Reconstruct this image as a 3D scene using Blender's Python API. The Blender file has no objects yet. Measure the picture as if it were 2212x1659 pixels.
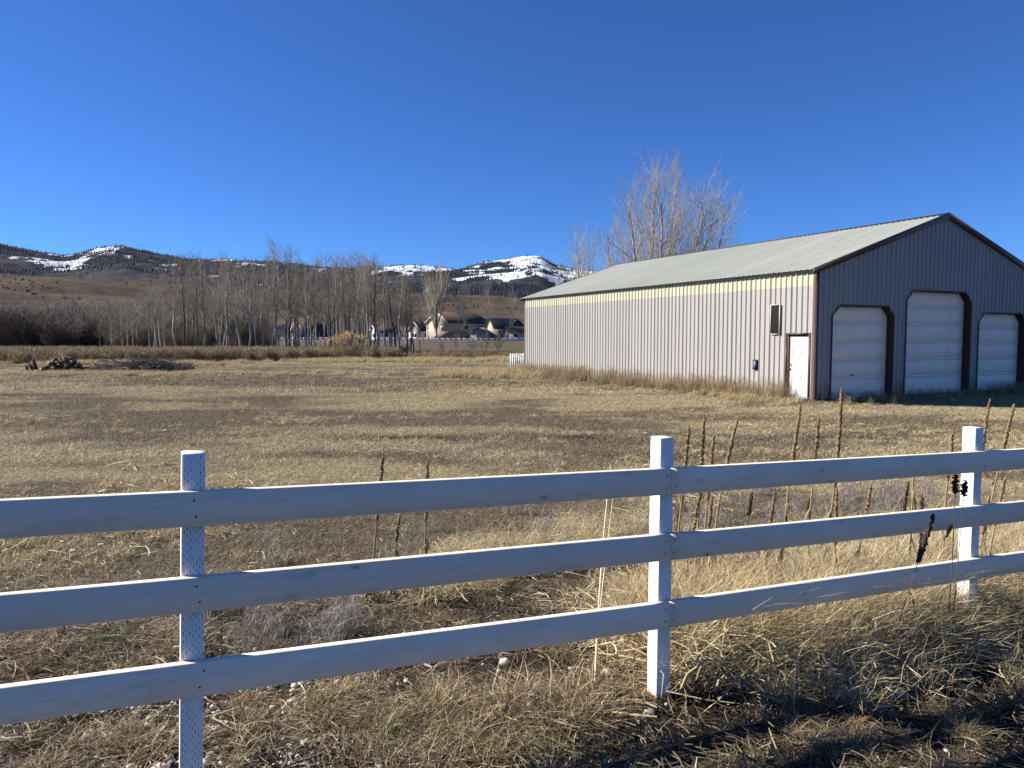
import bpy, math, random
import numpy as np
from mathutils import Vector, Matrix

# ------------------------------------------------------------------ camera, sky, sun, exposure
scene = bpy.context.scene
COL = scene.collection
CAM_Z = 2.05
cam_d = bpy.data.cameras.new("camera")
cam = bpy.data.objects.new("camera", cam_d)
COL.objects.link(cam)
cam_d.sensor_width = 36.0
cam_d.lens = 25.88
cam_d.clip_start = 0.05
cam_d.clip_end = 30000
cam.location = (0, 0, CAM_Z)
cam.rotation_euler = (math.radians(90 - 3.63), 0, 0)
scene.camera = cam

SUN_EL = 32.0
SUN_AZ = -81.0                      # clockwise from +Y
_e, _a = math.radians(SUN_EL), math.radians(SUN_AZ)
TO_SUN = Vector((math.sin(_a) * math.cos(_e), math.cos(_a) * math.cos(_e), math.sin(_e)))
world = bpy.data.worlds.new("World")
scene.world = world
world.use_nodes = True
_nt = world.node_tree
_bg = _nt.nodes["Background"]
_sky = _nt.nodes.new("ShaderNodeTexSky")
_sky.sky_type = 'NISHITA'
_sky.sun_disc = False
_sky.sun_elevation = _e
_sky.sun_rotation = _a
_sky.altitude = 2600
_sky.air_density = 1.0
_sky.dust_density = 0.05
_sky.ozone_density = 4.0
_tint = _nt.nodes.new("ShaderNodeMix")          # high dry mountain air: deeper blue than the model's
_tint.data_type = 'RGBA'
_tint.blend_type = 'MULTIPLY'
_tint.inputs[0].default_value = 1.0
_tint.inputs[7].default_value = (0.44, 0.75, 1.22, 1)
_nt.links.new(_sky.outputs[0], _tint.inputs[6])
_nt.links.new(_tint.outputs[2], _bg.inputs[0])
_bg.inputs[1].default_value = 0.053

sun_d = bpy.data.lights.new("sun", 'SUN')
sun_d.energy = 5.0
sun_d.angle = math.radians(0.5)
sun_d.color = (1.0, 0.95, 0.87)
sun = bpy.data.objects.new("sun", sun_d)
COL.objects.link(sun)
sun.rotation_euler = (-TO_SUN).to_track_quat('-Z', 'Y').to_euler()
sun.location = (-20, 5, 30)

scene.view_settings.view_transform = 'Standard'
scene.view_settings.look = 'None'
scene.view_settings.exposure = 1.2
scene.view_settings.gamma = 1.0
scene.render.engine = 'CYCLES'
scene.cycles.use_denoising = True
scene.cycles.max_bounces = 5
scene.cycles.diffuse_bounces = 1
scene.cycles.transparent_max_bounces = 4

# ------------------------------------------------------------------ helpers
RNG = np.random.default_rng(7)
FPX = 1590.0                        # focal length in pixels of a 2212 px wide picture


def hash2(ix, iy, seed):
    n = (ix.astype(np.int64) * 374761393 + iy.astype(np.int64) * 668265263 + seed * 974634777) & 0x7fffffff
    n = ((n ^ (n >> 13)) * 1274126177) & 0x7fffffff
    n = (n ^ (n >> 16)) & 0xffff
    return n / 65535.0


def vnoise(x, y, seed=0):
    x = np.asarray(x, float); y = np.asarray(y, float)
    ix = np.floor(x); iy = np.floor(y)
    fx = x - ix; fy = y - iy
    fx = fx * fx * (3 - 2 * fx); fy = fy * fy * (3 - 2 * fy)
    a = hash2(ix, iy, seed); b = hash2(ix + 1, iy, seed)
    c = hash2(ix, iy + 1, seed); d = hash2(ix + 1, iy + 1, seed)
    return (a * (1 - fx) + b * fx) * (1 - fy) + (c * (1 - fx) + d * fx) * fy


def fbm(x, y, seed=0, oct=4, gain=0.5):
    s = 0; amp = 1; tot = 0
    for i in range(oct):
        s = s + amp * vnoise(x * 2 ** i, y * 2 ** i, seed + i * 17)
        tot += amp; amp *= gain
    return s / tot


def sstep(a, b, x):
    t = np.clip((x - a) / (b - a), 0, 1)
    return t * t * (3 - 2 * t)


BARN_O = np.array([9.95, 24.2])
BARN_A = math.atan2(0.449, 0.893)
BARN_W, BARN_L, EAVE, RIDGE = 13.2, 20.5, 4.27, 6.47


def barn_local(x, y):
    c, s = math.cos(BARN_A), math.sin(BARN_A)
    dx, dy = x - BARN_O[0], y - BARN_O[1]
    return dx * c + dy * s, -dx * s + dy * c


_GY = [-80, 0, 3.85, 8, 11, 15, 24, 45, 90, 115, 150, 247, 258, 300, 420, 600, 9000]
_GZ = [.45, .13, .085, .03, -.03, -.11, -.2, -.2, -.2, -.12, .1, .80, 1.25, 1.7, 3, 5, 20]


def gz(x, y):
    x = np.asarray(x, float); y = np.asarray(y, float)
    z = np.interp(y, _GY, _GZ)
    z = z - 0.028 * np.clip(x - .785, -6, 6) * (1 - sstep(6, 16, y)) * sstep(-20, 0, y)
    z = z + 0.05 * (fbm(x * .9, y * .9, 3, 3) - .5) * (1 - sstep(20, 60, y))
    z = z + 0.08 * (fbm(x * .21, y * .21, 5, 2) - .5) * sstep(6, 12, y)
    u, v = barn_local(x, y)
    d = np.hypot(np.maximum(np.maximum(-u, u - BARN_W), 0), np.maximum(np.maximum(-v, v - BARN_L), 0))
    w = np.exp(-d / 1.1)
    return z * (1 - w) + (-0.02) * w


def at(px, depth):
    """x of the column px (2212 px wide picture) at a given depth, and the ground there"""
    x = (px - 1106) / FPX * depth
    return x, depth, float(gz(x, depth))


def ground_at(px, py):
    d = 5.0
    for _ in range(40):
        x = (px - 1106) / FPX * d
        z = float(gz(x, d))
        d = .5 * d + .5 * FPX * (CAM_Z - z) / (py - 728)
    x = (px - 1106) / FPX * d
    return x, d, float(gz(x, d))


def mesh(name, V, F, mats=None, smooth=False, attrs=None, mat_idx=None):
    """V (N,3); F list of (M,k) index arrays"""
    V = np.asarray(V, np.float32)
    me = bpy.data.meshes.new(name)
    F = [np.asarray(f, np.int32) for f in F if len(f)]
    nl = sum(f.size for f in F); nf = sum(len(f) for f in F)
    me.vertices.add(len(V)); me.vertices.foreach_set("co", V.ravel())
    me.loops.add(nl); me.polygons.add(nf)
    me.loops.foreach_set("vertex_index", np.concatenate([f.ravel() for f in F]))
    sizes = np.concatenate([np.full(len(f), f.shape[1], np.int32) for f in F])
    starts = np.concatenate([[0], np.cumsum(sizes)[:-1]]).astype(np.int32)
    me.polygons.foreach_set("loop_start", starts)
    me.polygons.foreach_set("loop_total", sizes)
    if smooth:
        me.polygons.foreach_set("use_smooth", np.ones(nf, bool))
    if mats is not None:
        for m in (mats if isinstance(mats, (list, tuple)) else [mats]):
            me.materials.append(m)
    if mat_idx is not None:
        me.polygons.foreach_set("material_index", np.asarray(mat_idx, np.int32))
    for k, a in (attrs or {}).items():
        a = np.asarray(a, np.float32)
        if a.ndim == 1:
            t = me.attributes.new(k, 'FLOAT', 'POINT'); t.data.foreach_set("value", a)
        else:
            t = me.attributes.new(k, 'FLOAT_COLOR', 'POINT')
            t.data.foreach_set("color", np.c_[a, np.ones(len(a))].astype(np.float32).ravel())
    me.update(calc_edges=True)
    me.validate()
    return me


def obj(name, me, parent=None, loc=None, rotz=None):
    o = bpy.data.objects.new(name, me)
    COL.objects.link(o)
    if parent is not None:
        o.parent = parent
    if loc is not None:
        o.location = loc
    if rotz is not None:
        o.rotation_euler = (0, 0, rotz)
    return o


def tag(o, label=None, cat=None, group=None, kind=None):
    if label: o["label"] = label
    if cat: o["category"] = cat
    if group: o["group"] = group
    if kind: o["kind"] = kind
    return o


def thing(name, label, cat, loc=(0, 0, 0), rotz=0, group=None):
    return tag(obj(name, None, None, loc, rotz), label, cat, group)


def box(x0, x1, y0, y1, z0, z1):
    V = np.array([[x, y, z] for z in (z0, z1) for y in (y0, y1) for x in (x0, x1)], float)
    F = np.array([[0, 2, 3, 1], [4, 5, 7, 6], [0, 1, 5, 4], [2, 6, 7, 3], [0, 4, 6, 2], [1, 3, 7, 5]])
    return V, F


class MB:
    def __init__(s): s.V = []; s.F = {}; s.n = 0

    def add(s, V, F):
        V = np.asarray(V, float); F = np.asarray(F)
        s.V.append(V); s.F.setdefault(F.shape[1], []).append(F + s.n); s.n += len(V)
        return s

    def box(s, *a): return s.add(*box(*a))

    def build(s, name, mat, smooth=False):
        return mesh(name, np.concatenate(s.V), [np.concatenate(f) for f in s.F.values()], mat, smooth)


def boxmesh(name, mat, *a, bevel=0.0):
    V, F = box(*a)
    return mesh(name, V, [F], mat)


def prism(poly, y0, y1):
    """polygon in (x,z), extruded along y; closed"""
    n = len(poly)
    V = [(x, y0, z) for x, z in poly] + [(x, y1, z) for x, z in poly]
    F4 = [(i, (i + 1) % n, (i + 1) % n + n, i + n) for i in range(n)]
    return np.array(V, float), F4, [list(range(n))[::-1], list(range(n, 2 * n))]


def prism_mesh(name, poly, y0, y1, mat):
    V, F4, caps = prism(poly, y0, y1)
    return mesh(name, V, [np.array(F4), np.array(caps)], mat)


def bar_mesh(name, pts, w, h, mat):
    """a straight board through two points: width w (horizontal across), height h downwards from pts"""
    a, b = Vector(pts[0]), Vector(pts[1])
    d = (b - a); t = Vector((d.x, d.y, 0)).normalized(); nrm = Vector((t.y, -t.x, 0))
    V = []
    for p in (a, b):
        for s in (-.5, .5):
            for dz in (0, -h):
                q = p + nrm * (s * w) + Vector((0, 0, dz)); V.append(q[:])
    F = [[0, 1, 3, 2], [4, 6, 7, 5], [0, 2, 6, 4], [1, 5, 7, 3], [0, 4, 5, 1], [2, 3, 7, 6]]
    return mesh(name, V, [np.array(F)], mat)


def tubes(P, R, sides, cap=False):
    """P (B,n,3) paths, R (B,n) radii -> V, F"""
    P = np.asarray(P, float); R = np.asarray(R, float)
    B, n, _ = P.shape
    T = np.gradient(P, axis=1)
    T /= np.linalg.norm(T, axis=2, keepdims=True) + 1e-9
    ref = np.where(np.abs(T[:, :1, 2:3]) > .9, np.array([[[1., 0, 0]]]), np.array([[[0., 0, 1.]]]))
    U = np.cross(T, np.broadcast_to(ref, T.shape)); U /= np.linalg.norm(U, axis=2, keepdims=True) + 1e-9
    W = np.cross(T, U)
    a = np.arange(sides) / sides * 2 * math.pi
    V = P[:, :, None, :] + R[:, :, None, None] * (U[:, :, None, :] * np.cos(a)[None, None, :, None] + W[:, :, None, :] * np.sin(a)[None, None, :, None])
    idx = np.arange(B * n * sides).reshape(B, n, sides)
    j = (np.arange(sides) + 1) % sides
    F = np.stack([idx[:, :-1, :], idx[:, :-1, j], idx[:, 1:, j], idx[:, 1:, :]], -1).reshape(-1, 4)
    return V.reshape(-1, 3), F


# ------------------------------------------------------------------ materials
def nodes_of(name):
    m = bpy.data.materials.new(name)
    m.use_nodes = True
    nt = m.node_tree
    return m, nt, nt.nodes["Principled BSDF"]


def N(nt, t, **kw):
    n = nt.nodes.new(t)
    for k, v in kw.items():
        setattr(n, k, v)
    return n


def noise(nt, scale, detail=4, rough=.55, vec=None, dims='3D'):
    n = N(nt, "ShaderNodeTexNoise")
    n.inputs["Scale"].default_value = scale
    n.inputs["Detail"].default_value = detail
    n.inputs["Roughness"].default_value = rough
    if vec is not None: nt.links.new(vec, n.inputs["Vector"])
    return n.outputs["Fac"]


def ramp(nt, fac, stops, interp='LINEAR'):
    r = N(nt, "ShaderNodeValToRGB")
    r.color_ramp.interpolation = interp
    el = r.color_ramp.elements
    while len(el) < len(stops): el.new(.5)
    for e, (p, c) in zip(el, stops):
        e.position = p
        e.color = (*c, 1) if not isinstance(c, (int, float)) else (c, c, c, 1)
    nt.links.new(fac, r.inputs[0])
    return r.outputs["Color"]


def mix(nt, fac, a, b, mode='MIX'):
    m = N(nt, "ShaderNodeMix", data_type='RGBA', blend_type=mode)
    for s, v in ((m.inputs[0], fac), (m.inputs[6], a), (m.inputs[7], b)):
        if isinstance(v, (int, float)): s.default_value = v
        elif isinstance(v, tuple): s.default_value = (*v, 1)
        else: nt.links.new(v, s)
    return m.outputs[2]


def math_(nt, op, a, b=None, clamp=False):
    m = N(nt, "ShaderNodeMath", operation=op, use_clamp=clamp)
    for s, v in zip(m.inputs, (a, b)):
        if v is None: continue
        if isinstance(v, (int, float)): s.default_value = v
        else: nt.links.new(v, s)
    return m.outputs[0]


def bump(nt, bsdf, h, strength=.3, dist=.02):
    b = N(nt, "ShaderNodeBump")
    b.inputs["Strength"].default_value = strength
    b.inputs["Distance"].default_value = dist
    nt.links.new(h, b.inputs["Height"])
    nt.links.new(b.outputs[0], bsdf.inputs["Normal"])


def coords(nt, which="Object"):
    return N(nt, "ShaderNodeTexCoord").outputs[which]


def mapped(nt, vec, scale):
    m = N(nt, "ShaderNodeMapping")
    m.inputs["Scale"].default_value = scale
    nt.links.new(vec, m.inputs[0])
    return m.outputs[0]


def attr(nt, name, inst=False):
    a = N(nt, "ShaderNodeAttribute", attribute_name=name)
    if inst: a.attribute_type = 'INSTANCER'
    return a


def paint(name, col, rough=.5, var=.12, scale=3, metal=0, bumpy=0, dirt=None, dirt_amt=.3, per_object=0.0, splash=None):
    """painted or coated surface: slight tone variation and dirt"""
    m, nt, b = nodes_of(name)
    co = coords(nt)
    f = noise(nt, scale, 5, .6, co)
    lo = tuple(c * (1 - var) for c in col); hi = tuple(min(1, c * (1 + var * .6)) for c in col)
    c = ramp(nt, f, [(.3, lo), (.7, hi)])
    if dirt:
        d = noise(nt, scale * 4.3, 6, .65, mapped(nt, co, (1, 1, .25)))
        c = mix(nt, math_(nt, 'MULTIPLY', ramp(nt, d, [(.55, 0.), (.8, 1.)]), dirt_amt), c, dirt)
    if per_object:                       # sheets from different batches fade differently
        r_ = N(nt, "ShaderNodeObjectInfo").outputs["Random"]
        c = mix(nt, 1.0, c, ramp(nt, r_, [(0., 1 - per_object), (1., 1.)]), 'MULTIPLY')
    if splash:                           # mud thrown up along the foot of the wall
        sp = N(nt, "ShaderNodeSeparateXYZ"); nt.links.new(co, sp.inputs[0])
        hgt = math_(nt, 'SUBTRACT', sp.outputs[2], math_(nt, 'MULTIPLY', noise(nt, 3.5, 5, .7, mapped(nt, co, (1, 1, .4))), .75))
        c = mix(nt, math_(nt, 'MULTIPLY', ramp(nt, hgt, [(-.25, 1.), (.22, 0.)]), .6), c, splash)
    nt.links.new(c, b.inputs["Base Color"])
    b.inputs["Roughness"].default_value = rough
    b.inputs["Metallic"].default_value = metal
    b.inputs["Specular IOR Level"].default_value = .35
    if bumpy:
        bump(nt, b, noise(nt, scale * 14, 4, .6, co), bumpy, .01)
    return m


def grass_mat(name, stopsA, stopsB, trans=.22):
    m, nt, b = nodes_of(name)
    r = attr(nt, "rnd").outputs["Fac"]
    t = attr(nt, "tint", True).outputs["Fac"]
    c = mix(nt, t, ramp(nt, r, stopsA), ramp(nt, r, stopsB))
    nt.links.new(c, b.inputs["Base Color"])
    b.inputs["Roughness"].default_value = .62
    b.inputs["Specular IOR Level"].default_value = .25
    tr = N(nt, "ShaderNodeBsdfTranslucent")
    nt.links.new(c, tr.inputs[0])
    ms = N(nt, "ShaderNodeMixShader")
    ms.inputs[0].default_value = trans
    nt.links.new(b.outputs[0], ms.inputs[1]); nt.links.new(tr.outputs[0], ms.inputs[2])
    nt.links.new(ms.outputs[0], nt.nodes["Material Output"].inputs["Surface"])
    return m


# ------------------------------------------------------------------ ground
def soil_mask(x, y):
    """bare or wet dark soil among the grass: 1 = soil"""
    n = fbm(x * .55, y * 1.1, 31, 4)
    n2 = fbm(x * 2.2, y * 2.2, 37, 3)
    strip = np.exp(-((y - (15.6 + .25 * np.sin(x * .5) - .04 * x)) / .85) ** 2) * sstep(-9.5, -6, x) * (1 - sstep(4, 6.5, x))
    strip2 = np.exp(-((y - 15.8) / .6) ** 2) * sstep(3.5, 5, x) * (1 - sstep(8, 9.5, x)) * .8
    far = 0.6 * np.exp(-((y - 20.5) / .5) ** 2) * sstep(-7, -5, x) * (1 - sstep(-2, 1, x))
    m = np.clip(strip + strip2 + far, 0, 1) * sstep(.33, .6, n * .6 + n2 * .4)
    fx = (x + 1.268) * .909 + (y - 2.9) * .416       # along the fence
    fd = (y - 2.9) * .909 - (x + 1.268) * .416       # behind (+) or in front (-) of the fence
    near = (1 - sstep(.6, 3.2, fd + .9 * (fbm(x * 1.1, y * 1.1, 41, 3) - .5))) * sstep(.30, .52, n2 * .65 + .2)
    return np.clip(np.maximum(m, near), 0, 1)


def ground_color_attr(x, y):
    return soil_mask(x, y)


M_ground, nt, b = nodes_of("dry_ground")
co = coords(nt)
s = attr(nt, "soil").outputs["Fac"]
f1 = noise(nt, .22, 6, .6, mapped(nt, co, (1, 2.2, 1)))
f2 = noise(nt, 9, 6, .7, co)
f3 = noise(nt, .035, 5, .6, mapped(nt, co, (1, 3.0, 1)))
straw = mix(nt, .5, ramp(nt, f1, [(.3, (0.101, 0.077, 0.047)), (.5, (0.144, 0.114, 0.069)), (.72, (0.191, 0.157, 0.095))]),
            ramp(nt, f3, [(.35, (0.095, 0.074, 0.045)), (.65, (0.186, 0.148, 0.090))]))
straw = mix(nt, .55, straw, ramp(nt, f2, [(.3, (0.032, 0.024, 0.015)), (.6, (0.175, 0.140, 0.087)), (.8, (0.254, 0.212, 0.138))]))
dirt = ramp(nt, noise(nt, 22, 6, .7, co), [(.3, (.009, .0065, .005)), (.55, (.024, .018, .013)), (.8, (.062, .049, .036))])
past = ramp(nt, noise(nt, .12, 6, .65, mapped(nt, co, (1, 3.5, 1))), [(.36, (.036, .027, .018)), (.5, (.085, .066, .043)), (.64, (.155, .124, .080))])
straw = mix(nt, attr(nt, "pasture").outputs["Fac"], straw, past)
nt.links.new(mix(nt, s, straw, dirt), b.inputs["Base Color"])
b.inputs["Roughness"].default_value = .95
b.inputs["Specular IOR Level"].default_value = .1
bump(nt, b, noise(nt, 14, 6, .75, co), .9, .05)

rad = [0.0]
r_ = .25
while r_ < 9500:
    rad.append(r_); r_ *= 1.034
rad = np.array(rad)
na = 260
# finer angles in front of the camera, coarser behind
aa = np.linspace(-1, 1, na, endpoint=False)
aa = np.pi * (aa * .62 + .38 * aa ** 3)
RR, AA = np.meshgrid(rad, aa, indexing='ij')
GX, GYY = RR * np.sin(AA), RR * np.cos(AA)
GZZ = gz(GX, GYY)
idx = np.arange(RR.size).reshape(RR.shape)
j = (np.arange(na) + 1) % na
Fq = np.stack([idx[:-1, :], idx[1:, :], idx[1:, j], idx[:-1, j]], -1).reshape(-1, 4)
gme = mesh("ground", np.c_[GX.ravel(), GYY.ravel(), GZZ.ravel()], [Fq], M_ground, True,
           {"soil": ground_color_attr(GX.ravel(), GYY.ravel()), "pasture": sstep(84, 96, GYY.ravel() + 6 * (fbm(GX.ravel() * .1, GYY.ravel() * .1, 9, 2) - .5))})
tag(obj("ground", gme), "dry tan pasture ground running out to the hills", "ground", kind="structure")

# ------------------------------------------------------------------ foothills and mountains
SKX = np.array([-900, -500, -250, -80, 0, 37, 74, 112, 149, 174, 211, 238, 273, 310, 347, 384, 409, 471, 521, 593, 642, 687, 742, 829, 866, 903, 940, 990, 1016, 1042, 1097, 1125, 1147, 1170, 1196, 1236, 1271, 1300, 1400, 1600, 2000, 2600, 3200])
SKY_ = np.array([560, 540, 515, 515, 524.6, 534.5, 542, 549, 555, 550.6, 539.5, 533.8, 533, 542, 550.6, 557, 562, 562, 563, 565.5, 568, 575.5, 579, 578, 574, 574, 578, 581, 574, 568, 560, 554, 553, 556, 571, 583, 586, 588, 600, 620, 640, 650, 660])
FHX = np.array([-900, -300, 0, 100, 200, 300, 500, 700, 900, 1014, 1068, 1123, 1300, 1700, 3200])
FHY = np.array([575, 582, 590, 597, 605, 609, 619, 629, 637, 643, 642, 648, 652, 662, 680])

nu, nv = 420, 60
px = np.linspace(-900, 3200, nu); u = (px - 1106) / FPX
D = 300 + (1450 - 300) * np.linspace(0, 1, nv) ** 1.25
UU, DD = np.meshgrid(u, D, indexing='ij')
crest = (728 - np.interp(px, FHX, FHY))[:, None] / FPX * 1000.0
t = np.clip((DD - 300) / 700.0, 0, 1)
X = UU * DD
Z = 1.2 + crest * (t ** 1.15) * np.where(DD > 1000, 1 - .25 * (DD - 1000) / 450, 1)
Z += (fbm(X * .008, DD * .008, 51, 5) - .5) * 26 * t * (1 - .6 * sstep(850, 1000, DD)) + (fbm(X * .03, DD * .03, 57, 3) - .5) * 7 * t
Z[:, 0] -= 6
idx = np.arange(X.size).reshape(X.shape)
Fq = np.stack([idx[:-1, :-1], idx[1:, :-1], idx[1:, 1:], idx[:-1, 1:]], -1).reshape(-1, 4)
M_foot, nt, b = nodes_of("foothill_grassland")
co = coords(nt)
f = noise(nt, .011, 7, .62, mapped(nt, co, (1, 1.6, 1)))
f2 = noise(nt, .05, 7, .7, mapped(nt, co, (1, 2.5, 1)))
c = ramp(nt, f, [(.34, (0.020, 0.016, 0.014)), (.47, (0.062, 0.047, 0.033)), (.58, (0.117, 0.087, 0.055)), (.70, (0.048, 0.037, 0.027))])
c = mix(nt, .55, c, ramp(nt, f2, [(.35, (0.022, 0.017, 0.014)), (.55, (0.082, 0.062, 0.041)), (.7, (0.121, 0.094, 0.061))]))
nt.links.new(c, b.inputs["Base Color"])
b.inputs["Roughness"].default_value = 1; b.inputs["Specular IOR Level"].default_value = .05
bump(nt, b, noise(nt, .09, 6, .7, co), .8, 3.0)
tag(obj("foothills", mesh("foothills", np.c_[X.ravel(), DD.ravel(), Z.ravel()], [Fq], M_foot, True)),
    "tan and brown grassy foothills behind the houses", "hills", kind="structure")

rs_ = np.random.default_rng(17)
n_s = 9000
si = rs_.integers(0, nu - 1, n_s); sj = rs_.integers(22, nv - 2, n_s)
sx, sy, sz_ = X[si, sj] + rs_.uniform(-6, 6, n_s), DD[si, sj] + rs_.uniform(-8, 8, n_s), Z[si, sj]
kp = (px[si] > -200) & (px[si] < 1500) & (rs_.random(n_s) < sstep(.44, .60, fbm(sx * .012, sy * .012, 191, 4)))
sx, sy, sz_ = sx[kp], sy[kp], sz_[kp]
ks = 6
aa_ = np.arange(ks) / ks * 2 * np.pi
hs_ = rs_.uniform(.5, 1.6, len(sx)); ws_ = hs_ * rs_.uniform(.6, 1.5, len(sx))
Vs = np.empty((len(sx), 2 * ks + 1, 3))
for q_, (fr_, fz_) in enumerate(((1.0, -.2), (.85, .62))):
    jit = rs_.uniform(.75, 1.2, (len(sx), ks))
    Vs[:, q_ * ks:(q_ + 1) * ks, 0] = sx[:, None] + ws_[:, None] * fr_ * jit * np.cos(aa_)
    Vs[:, q_ * ks:(q_ + 1) * ks, 1] = sy[:, None] + ws_[:, None] * fr_ * jit * np.sin(aa_)
    Vs[:, q_ * ks:(q_ + 1) * ks, 2] = (sz_ + hs_ * fz_)[:, None] + rs_.normal(0, .12, (len(sx), ks)) * hs_[:, None]
Vs[:, 2 * ks] = np.c_[sx, sy, sz_ + hs_]
fq_ = np.array([[q, (q + 1) % ks, (q + 1) % ks + ks, q + ks] for q in range(ks)]); ft_ = np.array([[q + ks, (q + 1) % ks + ks, 2 * ks] for q in range(ks)])
off_ = (np.arange(len(sx)) * (2 * ks + 1))[:, None, None]
tag(obj("hill_scrub", mesh("hill_scrub", Vs.reshape(-1, 3), [(fq_[None] + off_).reshape(-1, 4), (ft_[None] + off_).reshape(-1, 3)],
    paint("sagebrush", (.042, .036, .030), .95, .4, .02))), "dark sagebrush dotted over the foothills", "scrub", kind="stuff")

nu, nv = 760, 150
px = np.linspace(-900, 3200, nu); u = (px - 1106) / FPX
YC = 4800.0
D = np.concatenate([np.linspace(1250, YC, nv - 12), np.linspace(YC, 6200, 13)[1:]])
UU, DD = np.meshgrid(u, D, indexing='ij')
sk = (728 - np.interp(px, SKX, SKY_))[:, None] / FPX
base = (728 - np.interp(px, FHX, FHY))[:, None] / FPX * .80
T = np.clip((DD - 1250) / (YC - 1250), 0, 1)
X = UU * DD
W1 = X * .0011; W2 = DD * .0011
wx = X + 500 * (fbm(W1, W2, 61, 3) - .5); wy = DD + 500 * (fbm(W1, W2, 67, 3) - .5)
rid = 1 - np.abs(2 * fbm(wx * .0016, wy * .0011, 71, 5) - 1)
fine = fbm(wx * .006, wy * .006, 77, 4) - .5
ang = base + (sk - base) * (T ** .8)
ang = ang + (rid - .78) * .030 * np.clip(T * (1.02 - T) * 4, 0, 1) + fine * .012 * np.clip((1.03 - T) * 3, 0.12, 1) * T
ang = np.minimum(ang, sk * (.90 + .10 * T) + fine * .004)
Z = CAM_Z + ang * np.minimum(DD, YC) - np.maximum(DD - YC, 0) * .25
# snow: deep on the right peak, patchy on the dome at left, thin along the crests
pxg = np.broadcast_to(px[:, None], X.shape)
nz = fbm(wx * .0042, wy * .0024, 83, 5, .6); nz2 = fbm(wx * .016, wy * .009, 87, 4, .6)
peak = np.exp(-((pxg - 1150) / 125) ** 2) * sstep(.30, .62, T) * .50
dome = np.exp(-((pxg - 235) / 60) ** 2) * sstep(.58, .84, T) * (1 - .6 * sstep(270, 320, pxg)) * .38
shelf = np.exp(-((pxg - 110) / 95) ** 2) * np.exp(-((T - .60) / .10) ** 2) * .34
shelf2 = np.exp(-((pxg - 365) / 30) ** 2) * np.exp(-((T - .55) / .10) ** 2) * .34
mid = sstep(420, 520, pxg) * (1 - sstep(960, 1010, pxg)) * sstep(.68, .92, T) * .30
mid2 = np.exp(-((pxg - 930) / 70) ** 2) * sstep(.42, .75, T) * .28
ridge_r = sstep(1230, 1260, pxg) * (1 - sstep(1500, 1700, pxg)) * sstep(.75, .9, T) * .34
sv = (nz * .38 + nz2 * .62 - .5) * 1.9 + (rid - .78) * .25 - .34 + peak + dome + shelf + shelf2 + mid + mid2 + ridge_r
snow = sstep(-.03, .05, sv)
forest = sstep(.40, .54, fbm(wx * .0031, wy * .0021, 91, 5, .6) + .16 * sstep(.25, .8, T) - .05) * (1 - snow * .85)
idx = np.arange(X.size).reshape(X.shape)
Fq = np.stack([idx[:-1, :-1], idx[1:, :-1], idx[1:, 1:], idx[:-1, 1:]], -1).reshape(-1, 4)
M_mtn, nt, b = nodes_of("mountain_side")
co = coords(nt)
mk = N(nt, "ShaderNodeSeparateColor")
nt.links.new(attr(nt, "cover").outputs["Color"], mk.inputs[0])
f = noise(nt, .012, 7, .65, co)
f2 = noise(nt, .045, 6, .7, co)
scrub = ramp(nt, f, [(.35, (.024, .026, .034)), (.55, (.052, .050, .054)), (.72, (.088, .078, .072))])  # blue added to the scrub colour to stand for distance haze
wood = ramp(nt, f2, [(.35, (.010, .016, .028)), (.65, (.026, .034, .050))])  # distance haze painted into the woods as extra blue
c = mix(nt, mk.outputs[1], scrub, wood)
sn = math_(nt, 'ADD', mk.outputs[0], math_(nt, 'MULTIPLY', math_(nt, 'SUBTRACT', f2, .53), 2.6))
sn = ramp(nt, sn, [(.46, 0.), (.56, 1.)])
c = mix(nt, sn, c, (.62, .64, .68))
nt.links.new(c, b.inputs["Base Color"])
b.inputs["Roughness"].default_value = 1; b.inputs["Specular IOR Level"].default_value = .05
bump(nt, b, f2, .6, 12.0)
tag(obj("mountains", mesh("mountains", np.c_[X.ravel(), DD.ravel(), Z.ravel()], [Fq], M_mtn, True,
    {"cover": np.c_[snow.ravel(), forest.ravel(), np.zeros(X.size)]})),
    "dark wooded mountain range with patches of snow", "mountains", kind="structure")

# conifers on the mountain side: far too many to count
M_con = paint("conifer_needles", (.014, .022, .034), .95, .4, .02)  # bluish needles, their blue also standing in for distance haze
rg = np.random.default_rng(5)
n_try = 160000
ii = rg.integers(1, nu - 1, n_try); jj = rg.integers(4, nv - 11, n_try)
keep = (rg.random(n_try) < forest[ii, jj] * .60 + .05 * (nz2[ii, jj] > .52)) & (px[ii] > -420) & (px[ii] < 1900)
ii, jj = ii[keep], jj[keep]
fu = rg.random(len(ii)); fv = rg.random(len(ii))


def bil(A): return (A[ii, jj] * (1 - fu) + A[ii + 1, jj] * fu) * (1 - fv) + (A[ii, jj + 1] * (1 - fu) + A[ii + 1, jj + 1] * fu) * fv


cx, cy, cz = bil(X), bil(DD), bil(Z)
h = rg.uniform(7, 17, len(ii)); w = h * rg.uniform(.15, .24, len(ii))
k = 5
a = np.arange(k) / k * 2 * np.pi
V = np.empty((len(ii), k + 1, 3))
V[:, :k, 0] = cx[:, None] + w[:, None] * np.cos(a); V[:, :k, 1] = cy[:, None] + w[:, None] * np.sin(a); V[:, :k, 2] = (cz - 1)[:, None]
V[:, k] = np.c_[cx, cy, cz + h]
bs = (np.arange(len(ii)) * (k + 1))[:, None, None]
F = (np.array([[q, (q + 1) % k, k] for q in range(k)])[None] + bs).reshape(-1, 3)
tag(obj("conifer_forest", mesh("conifer_forest", V.reshape(-1, 3), [F], M_con)),
    "dark conifer forest covering the mountain slopes", "forest", kind="stuff")

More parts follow.
